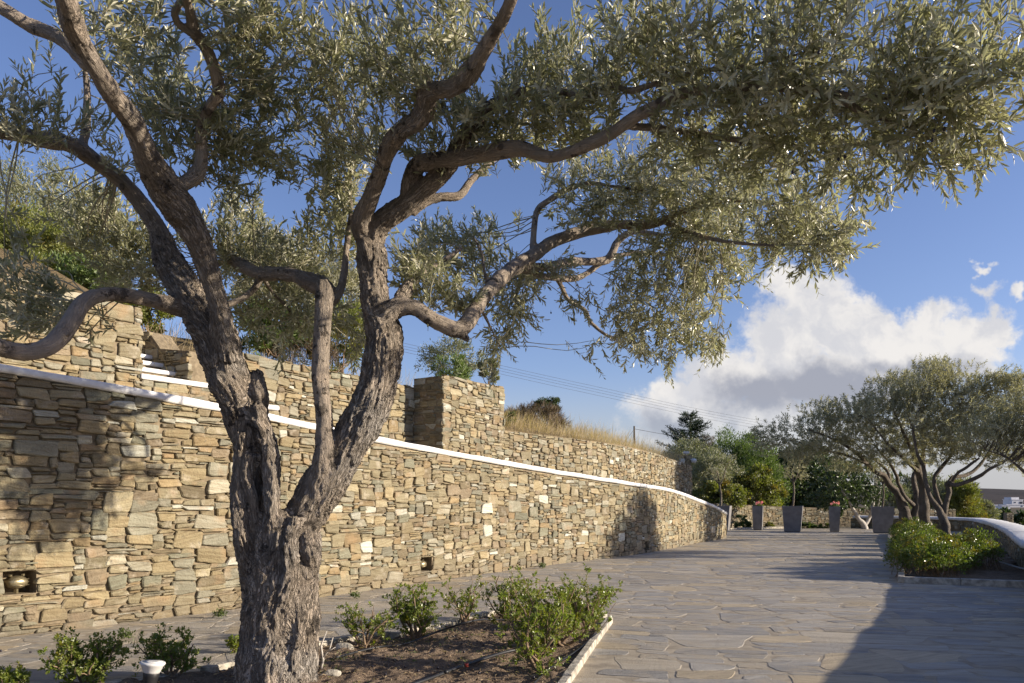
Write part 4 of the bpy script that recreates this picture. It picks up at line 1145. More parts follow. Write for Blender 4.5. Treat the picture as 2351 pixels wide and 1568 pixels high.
# ------------------------------------------------------------------ the big olive tree
TB = [
    # trunk core and limbs: (px, py, depth, width, roughness)
    [(634, 1680, 6.0, 235, 1), (633, 1590, 6.0, 212, 1), (636, 1480, 6.0, 192, 1), (642, 1380, 6.0, 190, 1), (648, 1290, 6.02, 192, 1), (652, 1215, 6.03, 190, 1), (650, 1175, 6.05, 150, 1)],
    # left limb
    [(600, 1280, 6.06, 110, 1), (592, 1180, 6.07, 105, 1), (585, 1080, 6.05, 100, 1), (572, 1000, 6.0, 100, 1), (540, 900, 5.95, 104, 1), (505, 810, 5.95, 104, 1), (472, 745, 5.95, 112, 1), (437, 690, 6.0, 88, 1), (410, 640, 6.05, 84, .9), (385, 592, 6.1, 76, .8), (362, 530, 6.15, 55, .45), (330, 478, 6.15, 46, .3), (278, 417, 6.1, 42, .25), (226, 376, 6.0, 42, .25), (167, 334, 5.85, 42, .2), (100, 322, 5.7, 42, .2), (17, 303, 5.4, 42, .3), (-90, 285, 5.2, 40, .3)],
    # front strands around the hollow of the left limb
    [(590, 1400, 6.04, 40, 1), (566, 1300, 5.90, 44, .9), (553, 1210, 5.84, 44, .7), (548, 1130, 5.88, 44, .6), (556, 1060, 5.9, 42, .8), (560, 990, 5.88, 45, 1)],
    [(640, 1400, 5.95, 44, 1), (636, 1290, 5.86, 52, 1), (628, 1170, 5.84, 42, .7), (626, 1090, 5.87, 42, .6), (612, 1010, 5.88, 46, .9), (585, 930, 5.88, 46, 1)],
    [(604, 1290, 5.98, 26, .8), (590, 1215, 5.87, 26, .6), (580, 1150, 5.85, 26, .5), (566, 1095, 5.86, 28, .6), (575, 1045, 5.88, 30, .8)],
    # right hand stem of the left limb
    [(520, 830, 5.86, 60, 1), (512, 760, 5.80, 62, .85), (500, 690, 5.72, 52, .5), (478, 615, 5.62, 56, .5), (446, 540, 5.5, 68, .7), (412, 482, 5.4, 82, .8), (372, 425, 5.25, 88, .7), (335, 362, 5.05, 66, .5), (306, 285, 4.85, 58, .3), (264, 223, 4.6, 62, .2), (223, 157, 4.4, 50, .2), (195, 112, 4.3, 54, .3), (168, 55, 4.15, 58, .3), (148, 0, 4.0, 54, .2), (132, -70, 3.9, 50, .2)],
    [(383, 440, 5.3, 46, .5), (415, 425, 5.35, 34, .2), (449, 403, 5.4, 38, .2), (463, 360, 5.4, 32, .1), (462, 296, 5.35, 31, .1), (483, 243, 5.25, 31, .1), (501, 215, 5.2, 33, .1), (490, 157, 5.1, 31, .1), (470, 104, 5.0, 34, .2), (448, 74, 4.9, 34, .3), (441, 35, 4.8, 28, .2), (422, -20, 4.6, 26, .1)],
    [(446, 78, 4.88, 24, .2), (412, 58, 4.85, 20, .1), (400, 34, 4.8, 20, .1), (412, 8, 4.78, 20, .1), (436, -24, 4.7, 18, .1)],
    [(205, 150, 4.4, 40, .2), (165, 106, 4.42, 42, .2), (122, 80, 4.45, 36, .1), (70, 59, 4.45, 38, .1), (28, 32, 4.42, 38, .1), (-30, -5, 4.4, 36, .1)],
    [(190, 328, 5.9, 24, .1), (197, 290, 5.9, 24, .1), (199, 245, 5.9, 21, .1), (200, 205, 5.9, 18, .1), (195, 160, 5.85, 14, .1), (188, 110, 5.8, 10, .1)],
    # low drooping limb
    [(430, 708, 6.0, 58, .6), (383, 697, 5.9, 44, .2), (340, 688, 5.75, 38, .1), (296, 680, 5.6, 38, .1), (237, 677, 5.4, 38, .1), (195, 694, 5.25, 42, .1), (167, 734, 5.1, 46, .1), (139, 772, 5.0, 47, .1), (104, 799, 4.9, 47, .1), (52, 809, 4.8, 43, .1), (0, 799, 4.7, 44, .2), (-70, 770, 4.5, 36, .1)],
    # spotted middle stem
    [(728, 1120, 5.9, 50, .5), (745, 1040, 5.86, 50, .25), (742, 960, 5.88, 46, .12), (735, 873, 5.9, 45, .1), (738, 769, 5.95, 47, .1), (744, 705, 6.0, 54, .2), (745, 662, 6.08, 58, .5), (716, 650, 6.2, 48, .4), (678, 633, 6.4, 37, .3), (644, 629, 6.5, 36, .3), (591, 626, 6.7, 35, .2), (557, 610, 6.9, 36, .4), (528, 594, 7.0, 30, .6)],
    [(748, 695, 6.03, 34, .3), (774, 677, 6.1, 28, .2), (789, 629, 6.2, 20, .1), (796, 560, 6.3, 18, .1), (805, 490, 6.3, 14, .1), (803, 420, 6.25, 11, .1), (815, 340, 6.2, 8, .1)],
    [(600, 632, 6.7, 20, .1), (585, 662, 6.7, 18, .1), (552, 688, 6.65, 17, .1), (520, 700, 6.6, 15, .1)],
    [(605, 638, 6.75, 12, .1), (625, 670, 6.9, 10, .1), (655, 700, 7.0, 9, .1), (680, 735, 7.1, 6, .1)],
    # right limb
    [(668, 1245, 6.04, 100, 1), (700, 1180, 6.0, 106, 1), (738, 1120, 5.98, 112, 1), (778, 1055, 5.98, 112, 1), (828, 980, 5.98, 106, 1), (866, 900, 6.0, 104, 1), (882, 820, 6.02, 96, 1), (880, 752, 6.06, 92, .95), (862, 690, 6.08, 74, .8), (857, 640, 6.1, 68, .75), (854, 590, 6.1, 82, 1), (846, 545, 6.1, 78, .9)],
    # upper left fork
    [(845, 560, 6.1, 66, .9), (828, 515, 6.0, 54, .4), (846, 463, 5.85, 46, .25), (870, 400, 5.65, 45, .2), (898, 336, 5.4, 48, .3), (922, 298, 5.2, 50, .4), (962, 272, 5.1, 50, .5), (980, 240, 5.02, 50, .6), (982, 214, 4.95, 54, .5), (1015, 206, 4.9, 46, .3), (1047, 200, 4.8, 48, .5), (1080, 165, 4.65, 46, .4), (1106, 122, 4.5, 40, .1), (1138, 70, 4.35, 40, .1), (1162, 28, 4.2, 38, .1), (1185, -40, 4.05, 36, .1)],
    # upper right fork
    [(845, 570, 6.1, 70, .9), (866, 520, 6.05, 62, .6), (905, 490, 6.0, 56, .5), (954, 452, 5.92, 54, .4), (995, 417, 5.85, 46, .3), (1027, 386, 5.8, 44, .6), (1054, 330, 5.7, 42, .4), (1082, 296, 5.6, 42, .5), (1102, 266, 5.55, 40, .6), (1130, 241, 5.5, 30, .3), (1160, 226, 5.45, 24, .3), (1204, 209, 5.35, 21, .1), (1246, 205, 5.3, 21, .1), (1298, 212, 5.2, 21, .1), (1350, 222, 5.1, 22, .1), (1380, 203, 5.05, 20, .1), (1413, 198, 5.0, 20, .1), (1448, 208, 4.9, 19, .1), (1507, 191, 4.8, 16, .1), (1600, 165, 4.6, 14, .1), (1720, 150, 4.4, 11, .1), (1850, 120, 4.2, 8, .1)],
    # long level branch
    [(935, 470, 5.95, 44, .5), (942, 420, 5.9, 42, .4), (962, 378, 5.8, 42, .3), (1000, 369, 5.7, 42, .2), (1054, 362, 5.6, 41, .2), (1124, 350, 5.5, 42, .2), (1194, 342, 5.4, 38, .1), (1256, 360, 5.3, 32, .1), (1298, 353, 5.2, 31, .1), (1350, 332, 5.1, 31, .1), (1402, 306, 5.0, 31, .1), (1454, 271, 4.9, 31, .1), (1507, 243, 4.8, 29, .1), (1559, 216, 4.7, 26, .1), (1680, 200, 4.5, 23, .1), (1830, 203, 4.3, 26, .2), (1900, 212, 4.2, 24, .2), (2000, 225, 4.1, 17, .1), (2120, 205, 4.0, 11, .1)],
    [(1430, 288, 4.95, 20, .1), (1560, 300, 5.0, 17, .1), (1700, 322, 4.9, 16, .1), (1830, 318, 4.8, 14, .1), (1980, 330, 4.6, 9, .1)],
    [(1890, 212, 4.22, 24, .1), (1935, 232, 4.2, 22, .1), (1990, 262, 4.2, 18, .1), (2090, 290, 4.15, 10, .1)],
    [(945, 490, 6.0, 22, .2), (975, 466, 6.02, 24, .2), (1009, 452, 6.05, 24, .3), (1054, 448, 6.1, 22, .1), (1079, 417, 6.15, 18, .1), (1114, 382, 6.2, 17, .1), (1140, 362, 6.25, 14, .1)],
# lower right limb with the elbow, growing away from the viewer
    [(880, 722, 6.04, 60, .8), (912, 706, 6.03, 50, .3), (954, 706, 6.03, 43, .15), (985, 728, 6.05, 42, .1), (1018, 746, 6.1, 44, .1), (1050, 757, 6.18, 46, .1), (1072, 742, 6.3, 44, .1), (1092, 709, 6.5, 40, .1), (1124, 664, 6.8, 40, .1), (1169, 622, 7.2, 40, .1), (1222, 588, 7.6, 36, .1), (1263, 560, 7.9, 34, .1), (1316, 537, 8.1, 33, .1), (1368, 525, 8.2, 30, .1), (1420, 516, 8.1, 27, .1), (1472, 517, 7.9, 26, .1), (1520, 508, 7.7, 20, .1), (1590, 478, 7.4, 15, .1), (1680, 460, 7.0, 12, .1), (1800, 470, 6.6, 8, .1)],
    [(1045, 757, 6.18, 42, .1), (1062, 768, 6.2, 26, .2), (1076, 783, 6.22, 11, .4)],
    [(1165, 625, 7.2, 28, .1), (1211, 615, 7.6, 24, .1), (1263, 612, 8.0, 24, .1), (1316, 601, 8.4, 23, .1), (1385, 599, 8.7, 23, .1), (1404, 585, 8.7, 22, .1), (1420, 553, 8.7, 20, .1), (1455, 532, 8.6, 16, .1), (1520, 540, 8.4, 11, .1)],
    [(1200, 617, 7.5, 20, .1), (1229, 629, 7.9, 18, .1), (1263, 636, 8.2, 18, .1), (1316, 640, 8.5, 17, .1), (1350, 626, 8.7, 15, .1), (1385, 602, 8.8, 14, .1), (1460, 580, 8.9, 10, .1), (1560, 590, 8.8, 7, .1)],
    [(1278, 640, 8.3, 12, .1), (1290, 660, 8.4, 12, .1), (1305, 688, 8.5, 12, .1), (1343, 713, 8.6, 11, .1), (1357, 741, 8.6, 10, .1), (1402, 774, 8.6, 9, .1), (1440, 766, 8.7, 7, .1), (1500, 740, 8.7, 5, .1)],
    [(1222, 586, 7.6, 20, .1), (1224, 560, 7.7, 17, .1), (1232, 487, 7.8, 16, .1), (1263, 459, 7.8, 15, .1), (1302, 435, 7.8, 14, .1), (1350, 421, 7.7, 13, .1), (1410, 428, 7.5, 9, .1), (1500, 440, 7.2, 6, .1)],
    [(912, 700, 6.05, 34, .4), (930, 668, 6.3, 36, .5), (955, 640, 6.6, 22, .2), (1000, 610, 6.9, 15, .1), (1060, 570, 7.1, 10, .1)],
    [(1124, 664, 6.8, 14, .1), (1112, 622, 6.9, 10, .1), (1106, 580, 7.0, 8, .1), (1085, 540, 7.0, 5, .1)],
    [(1520, 508, 7.7, 14, .1), (1620, 545, 7.2, 11, .1), (1750, 562, 6.5, 9, .1), (1880, 560, 6.0, 6, .1)],
    [(1095, 700, 6.5, 8, .1), (1110, 720, 6.9, 8, .1), (1130, 760, 7.3, 6, .1), (1150, 800, 7.6, 4, .1)],
]
# vertical strands that make the fluted, twisted foot of the trunk
rs_ = random.Random(4)
for k in range(11):
    a0 = k / 11 * 2 * math.pi + rs_.uniform(-.2, .2)
    br = []
    for (py, rad, wd) in ((1690, 92, 60), (1600, 76, 48), (1510, 68, 46), (1420, 66, 46), (1330, 66, 46), (1250, 64, 44), (1190, 56, 34)):
        a = a0 + (1600 - py) * 0.0016 * rs_.uniform(.6, 1.2) + rs_.uniform(-.12, .12)
        cxp = 634 + (1600 - py) * 0.045
        rr = rad * rs_.uniform(.90, 1.08)
        br.append((cxp + rr * math.cos(a), py, 6.03 + rr * math.sin(a) * 6.0 / FPX, wd * rs_.uniform(.75, 1.25), 1))
    TB.append(br)
# burls on the trunk
for (bx, by, w) in ((712, 1262, 60), (664, 1228, 48), (690, 1350, 46), (596, 905, 50)):
    dd = 5.88 if by > 1000 else 5.93
    TB.append([(bx - 6, by - 50, dd + .08, w * .5, .9), (bx - 3, by - 20, dd + .02, w * .85, .7), (bx, by, dd, w, .5), (bx + 3, by + 24, dd + .03, w * .8, .7), (bx + 2, by + 60, dd + .10, w * .5, 1)])

BASE = PX(634, 1590, 6.0); BASE[2] = 0.0
big = empty('olive_tree', BASE, 'huge gnarled olive tree with forked fluted trunk in the foreground bed', 'tree')
SK = Skeleton(TB)
wood(SK.b, 0.0105, 0, big, M_BARK, 40)

# foliage masses: (px, py, half width, half height, depth, half depth, shoots, lift)   lift > 0 upright, < 0 hanging
CL = [
    # far left and top left
    (60, 235, 85, 75, 5.2, .35, 40, 1.0), (150, 285, 70, 45, 5.5, .3, 18, 1.0), (30, 300, 60, 30, 5.2, .3, 14, .8), (110, 140, 50, 50, 5.0, .3, 5, 1), (215, 60, 60, 60, 4.5, .4, 18, .6), (250, 20, 90, 40, 4.4, .4, 26, .5),
    (320, 45, 70, 60, 4.8, .5, 34, .6), (250, 110, 50, 40, 4.9, .4, 14, .6), (280, 150, 60, 50, 5.4, .5, 26, .8), (350, 130, 60, 70, 5.6, .5, 40, .8),
    # between the stems of the left limb
    (365, 220, 60, 60, 5.5, .5, 40, .8), (420, 200, 55, 80, 5.7, .5, 44, .8), (330, 290, 50, 55, 5.6, .4, 30, .8), (390, 320, 55, 65, 5.6, .5, 48, 1.0), (430, 260, 50, 50, 5.8, .4, 24, .9),
    (520, 320, 60, 80, 5.7, .5, 60, .9), (590, 330, 65, 65, 5.8, .5, 56, .7), (560, 250, 70, 70, 5.7, .5, 56, .8), (500, 410, 70, 40, 5.8, .4, 28, .6), (640, 370, 40, 40, 5.8, .4, 14, .4), (300, 380, 40, 40, 5.9, .3, 10, .8),
    # top centre left
    (470, 40, 90, 60, 5.0, .6, 50, .6), (560, 60, 90, 70, 5.0, .7, 66, .6), (650, 50, 90, 60, 5.0, .7, 62, .6), (560, 150, 80, 70, 5.3, .6, 66, .7), (640, 160, 80, 70, 5.4, .6, 66, .7), (660, 245, 60, 60, 5.7, .5, 40, .8), (720, 110, 60, 80, 5.3, .6, 52, .6), (720, 200, 50, 60, 5.6, .5, 26, .7),
    # centre column
    (790, 60, 70, 70, 5.2, .7, 54, .6), (800, 180, 70, 80, 5.6, .6, 62, .8), (790, 290, 70, 70, 5.9, .6, 58, .8), (780, 390, 60, 70, 6.2, .5, 52, .8), (770, 480, 60, 60, 6.4, .5, 44, .8), (790, 560, 50, 50, 6.4, .4, 20, .6), (850, 300, 40, 50, 5.9, .4, 22, .7),
    (880, 80, 80, 80, 5.0, .7, 72, .6), (960, 60, 80, 70, 4.8, .7, 66, .5), (940, 150, 70, 60, 5.1, .6, 52, .7), (870, 180, 60, 60, 5.4, .5, 42, .7), (1030, 80, 60, 70, 4.8, .5, 46, .5), (1040, 20, 70, 30, 4.6, .5, 28, .3), (1035, 280, 60, 60, 5.5, .4, 38, .9), (950, 320, 50, 50, 5.7, .4, 28, .8), (1080, 240, 45, 50, 5.6, .4, 24, .8), (1110, 330, 50, 40, 5.6, .4, 26, .8),
    # above the level branch
    (1240, 160, 70, 70, 5.4, .5, 62, 1.1), (1290, 130, 55, 60, 5.4, .5, 36, 1.1), (1190, 190, 45, 50, 5.5, .4, 26, 1.0), (1200, 290, 80, 55, 5.5, .5, 62, .7), (1300, 280, 80, 60, 5.3, .5, 70, .7), (1370, 260, 60, 50, 5.2, .5, 42, .7), (1380, 130, 60, 70, 5.0, .5, 40, .9), (1150, 300, 40, 40, 5.6, .4, 20, .7),
    # top right canopy, coming towards the viewer
    (1440, 130, 70, 80, 4.9, .6, 60, .7), (1470, 50, 70, 60, 4.6, .6, 52, .5), (1540, 120, 80, 80, 4.7, .7, 84, .5), (1560, 40, 80, 50, 4.5, .6, 56, .4), (1640, 90, 80, 80, 4.5, .7, 88, .5), (1740, 60, 80, 70, 4.3, .7, 76, .5), (1650, 190, 80, 70, 4.6, .7, 80, .5), (1750, 160, 80, 80, 4.4, .7, 86, .5), (1850, 90, 80, 80, 4.2, .7, 78, .5), (1850, 190, 80, 70, 4.3, .7, 78, .4), (1950, 60, 80, 70, 4.1, .6, 64, .6), (1960, 160, 80, 80, 4.1, .7, 80, .4), (2060, 80, 80, 80, 4.0, .6, 66, .5), (2070, 180, 80, 80, 4.0, .6, 76, .3), (2170, 80, 80, 80, 3.9, .6, 64, .5), (2180, 190, 80, 80, 3.9, .6, 76, .3), (2270, 100, 80, 90, 3.8, .6, 60, .5), (2290, 210, 70, 80, 3.85, .6, 64, .2), (2350, 140, 50, 100, 3.8, .6, 34, .4),
    (1540, 300, 60, 50, 5.0, .6, 36, .5), (1620, 290, 70, 60, 4.9, .6, 62, .4), (1720, 280, 80, 60, 4.7, .6, 74, .3), (1830, 290, 80, 60, 4.6, .6, 72, .2), (1940, 290, 80, 60, 4.4, .6, 70, .2), (2050, 290, 80, 60, 4.2, .6, 70, .1), (2160, 300, 80, 60, 4.1, .5, 66, .0), (2260, 310, 60, 60, 4.1, .5, 44, -.1), (2200, 375, 90, 35, 4.3, .4, 32, -.3), (2050, 375, 90, 40, 4.5, .4, 38, -.2), (1900, 370, 80, 45, 4.7, .5, 46, -.1), (1760, 360, 80, 50, 5.0, .5, 52, .1), (2000, 425, 60, 25, 4.6, .3, 12, -.4),
    # lower right masses
    (1300, 400, 50, 40, 7.50, 0.50, 22, 0.7), (1390, 390, 70, 45, 7.40, 0.50, 44, 0.6), (1480, 380, 60, 50, 7.20, 0.62, 42, 0.5), (1560, 390, 80, 55, 7.10, 0.62, 62, 0.4), (1660, 400, 80, 55, 6.68, 0.62, 66, 0.3), (1330, 480, 60, 40, 8.50, 0.50, 30, 0.5), (1430, 470, 70, 45, 7.50, 0.62, 46, 0.4), (1540, 460, 80, 50, 7.40, 0.62, 60, 0.3), (1650, 480, 80, 50, 7.89, 0.62, 62, 0.2), (1760, 470, 80, 50, 6.51, 0.62, 62, 0.1), (1850, 490, 70, 45, 6.23, 0.62, 46, 0), (1920, 520, 55, 40, 5.69, 0.50, 34, -0.2), (1900, 580, 70, 30, 5.91, 0.38, 26, -0.4), (1950, 555, 40, 30, 5.50, 0.38, 16, -0.3), (1790, 560, 70, 40, 6.81, 0.50, 40, -0.1), (1690, 560, 70, 45, 7.63, 0.50, 44, 0), (1590, 550, 70, 45, 8.40, 0.50, 46, 0.1), (1500, 590, 60, 40, 8.60, 0.50, 32, 0.1), (1600, 630, 70, 40, 8.50, 0.50, 40, -0.2), (1680, 640, 45, 40, 7.90, 0.38, 24, -0.2), (1850, 520, 50, 40, 6.33, 0.50, 24, 0),
    # hanging sprays
    (1430, 640, 60, 45, 8.70, 0.50, 34, -0.2), (1510, 660, 60, 40, 8.60, 0.50, 34, -0.3), (1590, 700, 70, 40, 8.50, 0.50, 38, -0.4), (1440, 720, 70, 40, 8.60, 0.38, 40, -0.3), (1520, 750, 70, 40, 8.50, 0.38, 42, -0.4), (1610, 770, 60, 35, 8.44, 0.38, 30, -0.5), (1330, 700, 40, 40, 8.60, 0.38, 14, -0.3), (1450, 800, 50, 35, 8.50, 0.38, 20, -0.8), (1550, 820, 50, 30, 8.50, 0.38, 18, -0.7), (1640, 815, 35, 35, 8.25, 0.38, 12, -0.7), (1290, 610, 40, 30, 8.60, 0.38, 14, 0.3), (1370, 800, 25, 40, 8.50, 0.25, 6, -1),
    (1160, 690, 45, 40, 8.60, 0.50, 24, -0.3), (1190, 730, 40, 40, 8.60, 0.38, 22, -0.7), (1150, 780, 35, 50, 8.50, 0.38, 18, -1), (1210, 650, 40, 30, 8.70, 0.38, 16, 0), (1130, 850, 15, 30, 8.40, 0.25, 4, -1),
    # low clump beside the right limb
    (940, 590, 50, 50, 6.60, 0.50, 38, 1), (1000, 570, 60, 60, 8.90, 0.62, 50, 1), (1060, 600, 60, 55, 9.00, 0.62, 48, 0.9), (1000, 660, 60, 40, 6.50, 0.50, 44, 0.8), (1110, 560, 50, 45, 9.10, 0.50, 28, 1), (1060, 680, 40, 25, 6.40, 0.38, 16, 0.4), (930, 660, 35, 40, 6.60, 0.38, 18, 0.8), (1120, 640, 40, 35, 9.00, 0.38, 18, 0.5),
    # behind the trunk
    (190, 470, 60, 45, 7.0, .5, 44, .8), (260, 490, 60, 55, 7.1, .5, 56, .8), (320, 560, 50, 60, 7.2, .5, 56, .7), (250, 580, 70, 50, 7.1, .5, 52, .5), (290, 640, 60, 30, 7.0, .4, 34, .2), (200, 540, 50, 40, 7.0, .4, 20, .6), (350, 640, 30, 30, 7.0, .3, 12, .2),
    (40, 640, 60, 70, 5.6, .5, 42, .7), (70, 710, 60, 45, 5.6, .4, 34, .0), (20, 720, 50, 60, 5.4, .4, 28, .1), (110, 660, 40, 40, 5.7, .3, 14, .6), (60, 570, 30, 40, 5.7, .3, 8, 1),
    (560, 530, 60, 70, 7.2, .6, 60, 1.0), (500, 560, 40, 60, 7.1, .5, 30, .9), (620, 580, 60, 45, 7.0, .6, 50, .9), (690, 590, 50, 45, 7.0, .5, 36, .9), (560, 480, 35, 40, 7.3, .4, 14, 1.2), (730, 560, 40, 50, 6.8, .4, 24, .9), (640, 680, 60, 60, 7.3, .5, 44, .2), (580, 720, 50, 50, 7.3, .5, 26, -.1), (700, 720, 40, 60, 7.2, .5, 24, -.2), (800, 720, 40, 70, 7.0, .5, 22, -.3), (640, 790, 40, 40, 7.0, .4, 10, -.4), (820, 800, 25, 60, 6.8, .3, 9, -.6),
]
ng = np.random.default_rng(12)
SP, SD, TWA, TWB, TWR = [], [], [], [], []
for (px, py, hw, hh, d, hd, ns_, lift) in CL:
    if d > 8: d -= .8
    c = PX(px, py, d); ex = np.array([hw * d / FPX, hd, hh * d / FPX])
    ns_ = int(ns_ * 0.88 * (d / 5.2) ** 1.2 * (.72 if (d < 5.0 and px > 1400) else (.68 if (py < 330 and 280 < px < 1000) else (.78 if (px > 1260 and py > 590) else .95))))
    nt = max(2, int(round(ns_ / 8)))
    ex = ex * .92
    tgt = c + ex * np.clip(ng.normal(size=(nt, 3)) * .55, -1, 1)
    st_, sr = SK.nearest(tgt + ng.normal(size=tgt.shape) * .12)
    ln = curved(st_, tgt, ng, .17)
    TWA.append(ln); TWR.append(np.minimum(sr * .6, 0.003 + 0.0028 * np.linalg.norm(tgt - st_, axis=1)))
    seg = np.linalg.norm(tgt - st_, axis=1)
    # shoots leave the last part of the twig and fill the mass
    w = rng_i = ng.integers(0, nt, ns_)
    t = np.clip(1 - np.abs(ng.normal(size=ns_)) * 0.30, 0.15, 1.0)
    span = np.clip((0.55 / (seg[w] + 1e-6)), 0, 1)
    t = 1 - (1 - t) * span * 1.6
    t = np.clip(t, 0.1, 1)
    f = t * 6; i0 = np.clip(f.astype(int), 0, 5); fr = (f - i0)[:, None]
    p = ln[w, i0] * (1 - fr) + ln[w, i0 + 1] * fr
    tan = unit(ln[w, np.minimum(i0 + 1, 6)] - ln[w, i0])
    pu = c + ex * unit(ng.normal(size=(ns_, 3))) * (ng.random(ns_) ** .38)[:, None] * 1.10
    um = (ng.random(ns_) < .72)[:, None]
    p = np.where(um, pu, p + ex * np.clip(ng.normal(size=(ns_, 3)) * .25, -.6, .6))
    dirn = tan * .7 + np.array([0, 0, 1.0]) * lift * 1.0 + ng.normal(size=(ns_, 3)) * .42 + unit(p - c) * .35
    SP.append(p); SD.append(dirn)
SP, SD = np.vstack(SP), np.vstack(SD)
nS = len(SP)
Ls = ng.uniform(.17, .34, nS)
lp, ld, ln_, ll_, lw_, lines = shoots(SP, SD, Ls, 9, 0.066, 0.0165, ng, open_ang=.70, jit=.35, centre=True)
leaf_mesh('crown', lp, ld, ln_, ll_, lw_, M_OLIVE, big, ng)
V1, F1 = line_tubes(np.vstack(TWA), np.concatenate(TWR), 0.0022, 5)
V2, F2 = line_tubes(lines, 0.0026, 0.001, 4)
mesh_obj('twigs', np.vstack([V1, V2]), np.vstack([F1, F2 + len(V1)]), M_TWIG, big, True)
print('main leaves', len(lp), 'shoots', nS)
# a few ripe olives hanging in the crown
fr_ = random.Random(3)
for (px, py, d) in ((1578, 262, 4.0), (1530, 165, 4.5), (2012, 70, 4.0), (1940, 360, 4.35), (1925, 366, 4.35), (2145, 300, 3.9), (2140, 322, 3.9), (2168, 296, 3.92), (1258, 118, 5.1), (1620, 290, 4.4), (1345, 730, 8.3), (1820, 395, 4.6), (1265, 718, 8.2), (1700, 330, 4.6), (1390, 460, 7.2), (1880, 120, 3.8)):
    c = PX(px, py, d)
    m = MB(); m.lathe(c, [(0.0008, -0.011), (0.005, -0.0095), (0.0078, -0.004), (0.0082, 0.001), (0.006, 0.007), (0.0025, 0.0105), (0.0012, 0.012), (0.001, 0.03)], 10, (fr_.uniform(-.3, .3), fr_.uniform(-.3, .3), 1))
    m.build('olive', M_OLFRUIT, big, True)
# ------------------------------------------------------------------ generic plants
def skel_tubes(SKb, minr=0.004, k=8):
    mb = MB()
    for i, C in enumerate(SKb):
        C = C[::2] if len(C) > 8 else C
        u = np.arange(len(C)); q = np.stack([u * .31, np.full(len(C), i * 3.3), u * 0.0], 1)
        R = C[:, 3] * (1 + .12 * vnoise(q, 3))
        P = C[:, :3] + .25 * C[:, 3:4] * np.stack([vnoise(q + 5, 4), vnoise(q + 9, 5), vnoise(q + 13, 6)], 1)
        mb.tube(P, np.maximum(R, minr), k)
    return mb

def crown_from(SK_, CLs, seed, ll, lw, ls, npair, mat, parent, twig_mat, rmax=0.08, quad=True, per_twig=9.0, mul=1.0, twr=(0.010, 0.004)):
    g = np.random.default_rng(seed)
    SP, SD, TW, TR = [], [], [], []
    for (px, py, hw, hh, d, hd, n_, lift) in CLs:
        n_ = int(n_ * mul)
        c = PX(px, py, d); ex = np.array([hw * d / FPX, hd, hh * d / FPX])
        nt = max(2, int(round(n_ / per_twig)))
        tgt = c + ex * np.clip(g.normal(size=(nt, 3)) * .55, -1, 1)
        s, sr = SK_.nearest(tgt, rmax)
        ln = curved(s, tgt, g, .10); TW.append(ln); TR.append(np.minimum(sr * .7, twr[0]))
        w = g.integers(0, nt, n_)
        p = tgt[w] + ex * np.clip(g.normal(size=(n_, 3)) * .45, -.9, .9)
        p = c + np.clip((p - c) / ex, -1.05, 1.05) * ex
        SP.append(p); SD.append(unit(p - s[w]) * .8 + np.array([0, 0, 1.0]) * lift + g.normal(size=(n_, 3)) * .5)
    SP, SD = np.vstack(SP), np.vstack(SD); n = len(SP)
    P, D, N, L, Wd, lines = shoots(SP, SD, g.uniform(.7, 1.3, n) * ls, npair, ll, lw, g, centre=True)
    leaf_mesh('crown', P, D, N, L, Wd, mat, parent, g, quad=quad)
    V1, F1 = line_tubes(np.vstack(TW), np.concatenate(TR), twr[1], 5)
    mesh_obj('twigs', V1, F1, twig_mat, parent, True)
    return len(P)

# ---- the three olive trees in the hedge bed
def right_tree(label, base_px, branches, clumps, seed):
    b = PX(*base_px); b[2] = 0.0
    r = empty('olive_tree', b, label, 'tree', 'olive trees in the hedge bed')
    S = Skeleton(branches)
    skel_tubes(S.b, 0.008, 10).build('trunk', M_BARK2, r, True)
    n = crown_from(S, clumps, seed, 0.105, 0.027, 0.34, 9, M_OLIVE2, r, M_BARK2, mul=2.6, per_twig=20)
    print(label, n)
    return r
dA, dB, dC = 31.5, 29.5, 27.5
bA = [[(2094, 1248, dA, 36), (2088, 1205, dA, 32), (2077, 1175, dA, 27), (2063, 1139, dA, 20), (2043, 1113, dA, 16), (2027, 1092, dA - .3, 14), (2003, 1078, dA - .6, 12), (1969, 1042, dA - 1, 10), (1917, 1010, dA - 1.3, 7), (1850, 985, dA - 1.6, 4)],
      [(2092, 1215, dA, 30), (2100, 1178, dA, 25), (2106, 1149, dA, 16), (2100, 1119, dA + .2, 13), (2099, 1090, dA + .4, 11), (2112, 1058, dA + .6, 9), (2130, 1010, dA + .8, 6)],
      [(2102, 1165, dA, 12), (2090, 1153, dA - .2, 11), (2075, 1137, dA - .4, 10), (2063, 1112, dA - .5, 9), (2057, 1090, dA - .6, 8), (2040, 1060, dA - .8, 7), (2005, 1020, dA - 1, 4)],
      [(2043, 1113, dA, 10), (2036, 1080, dA + .4, 8), (2000, 1050, dA + .8, 6), (1960, 1015, dA + 1.2, 4)],
      [(1990, 1064, dA - .8, 8), (1940, 1045, dA - 1, 6), (1880, 1030, dA - 1.2, 4), (1820, 1010, dA - 1.3, 3)]]
cA = [(1800, 1005, 48, 42, dA - 1.5, .9, 62, .2), (1770, 1010, 28, 30, dA - 1.4, .6, 26, 0), (1860, 980, 60, 48, dA - 1.4, 1.0, 100, .5), (1920, 1025, 60, 40, dA - 1.0, 1.0, 70, .3), (1930, 965, 60, 48, dA - 1.0, 1.1, 110, .6), (1870, 1040, 60, 25, dA - 1.0, .9, 44, .0), (1985, 1035, 50, 40, dA, 1, 60, .3), (1900, 930, 25, 30, dA - 1.2, .5, 22, .9), (1965, 1075, 40, 20, dA, .8, 22, 0)]
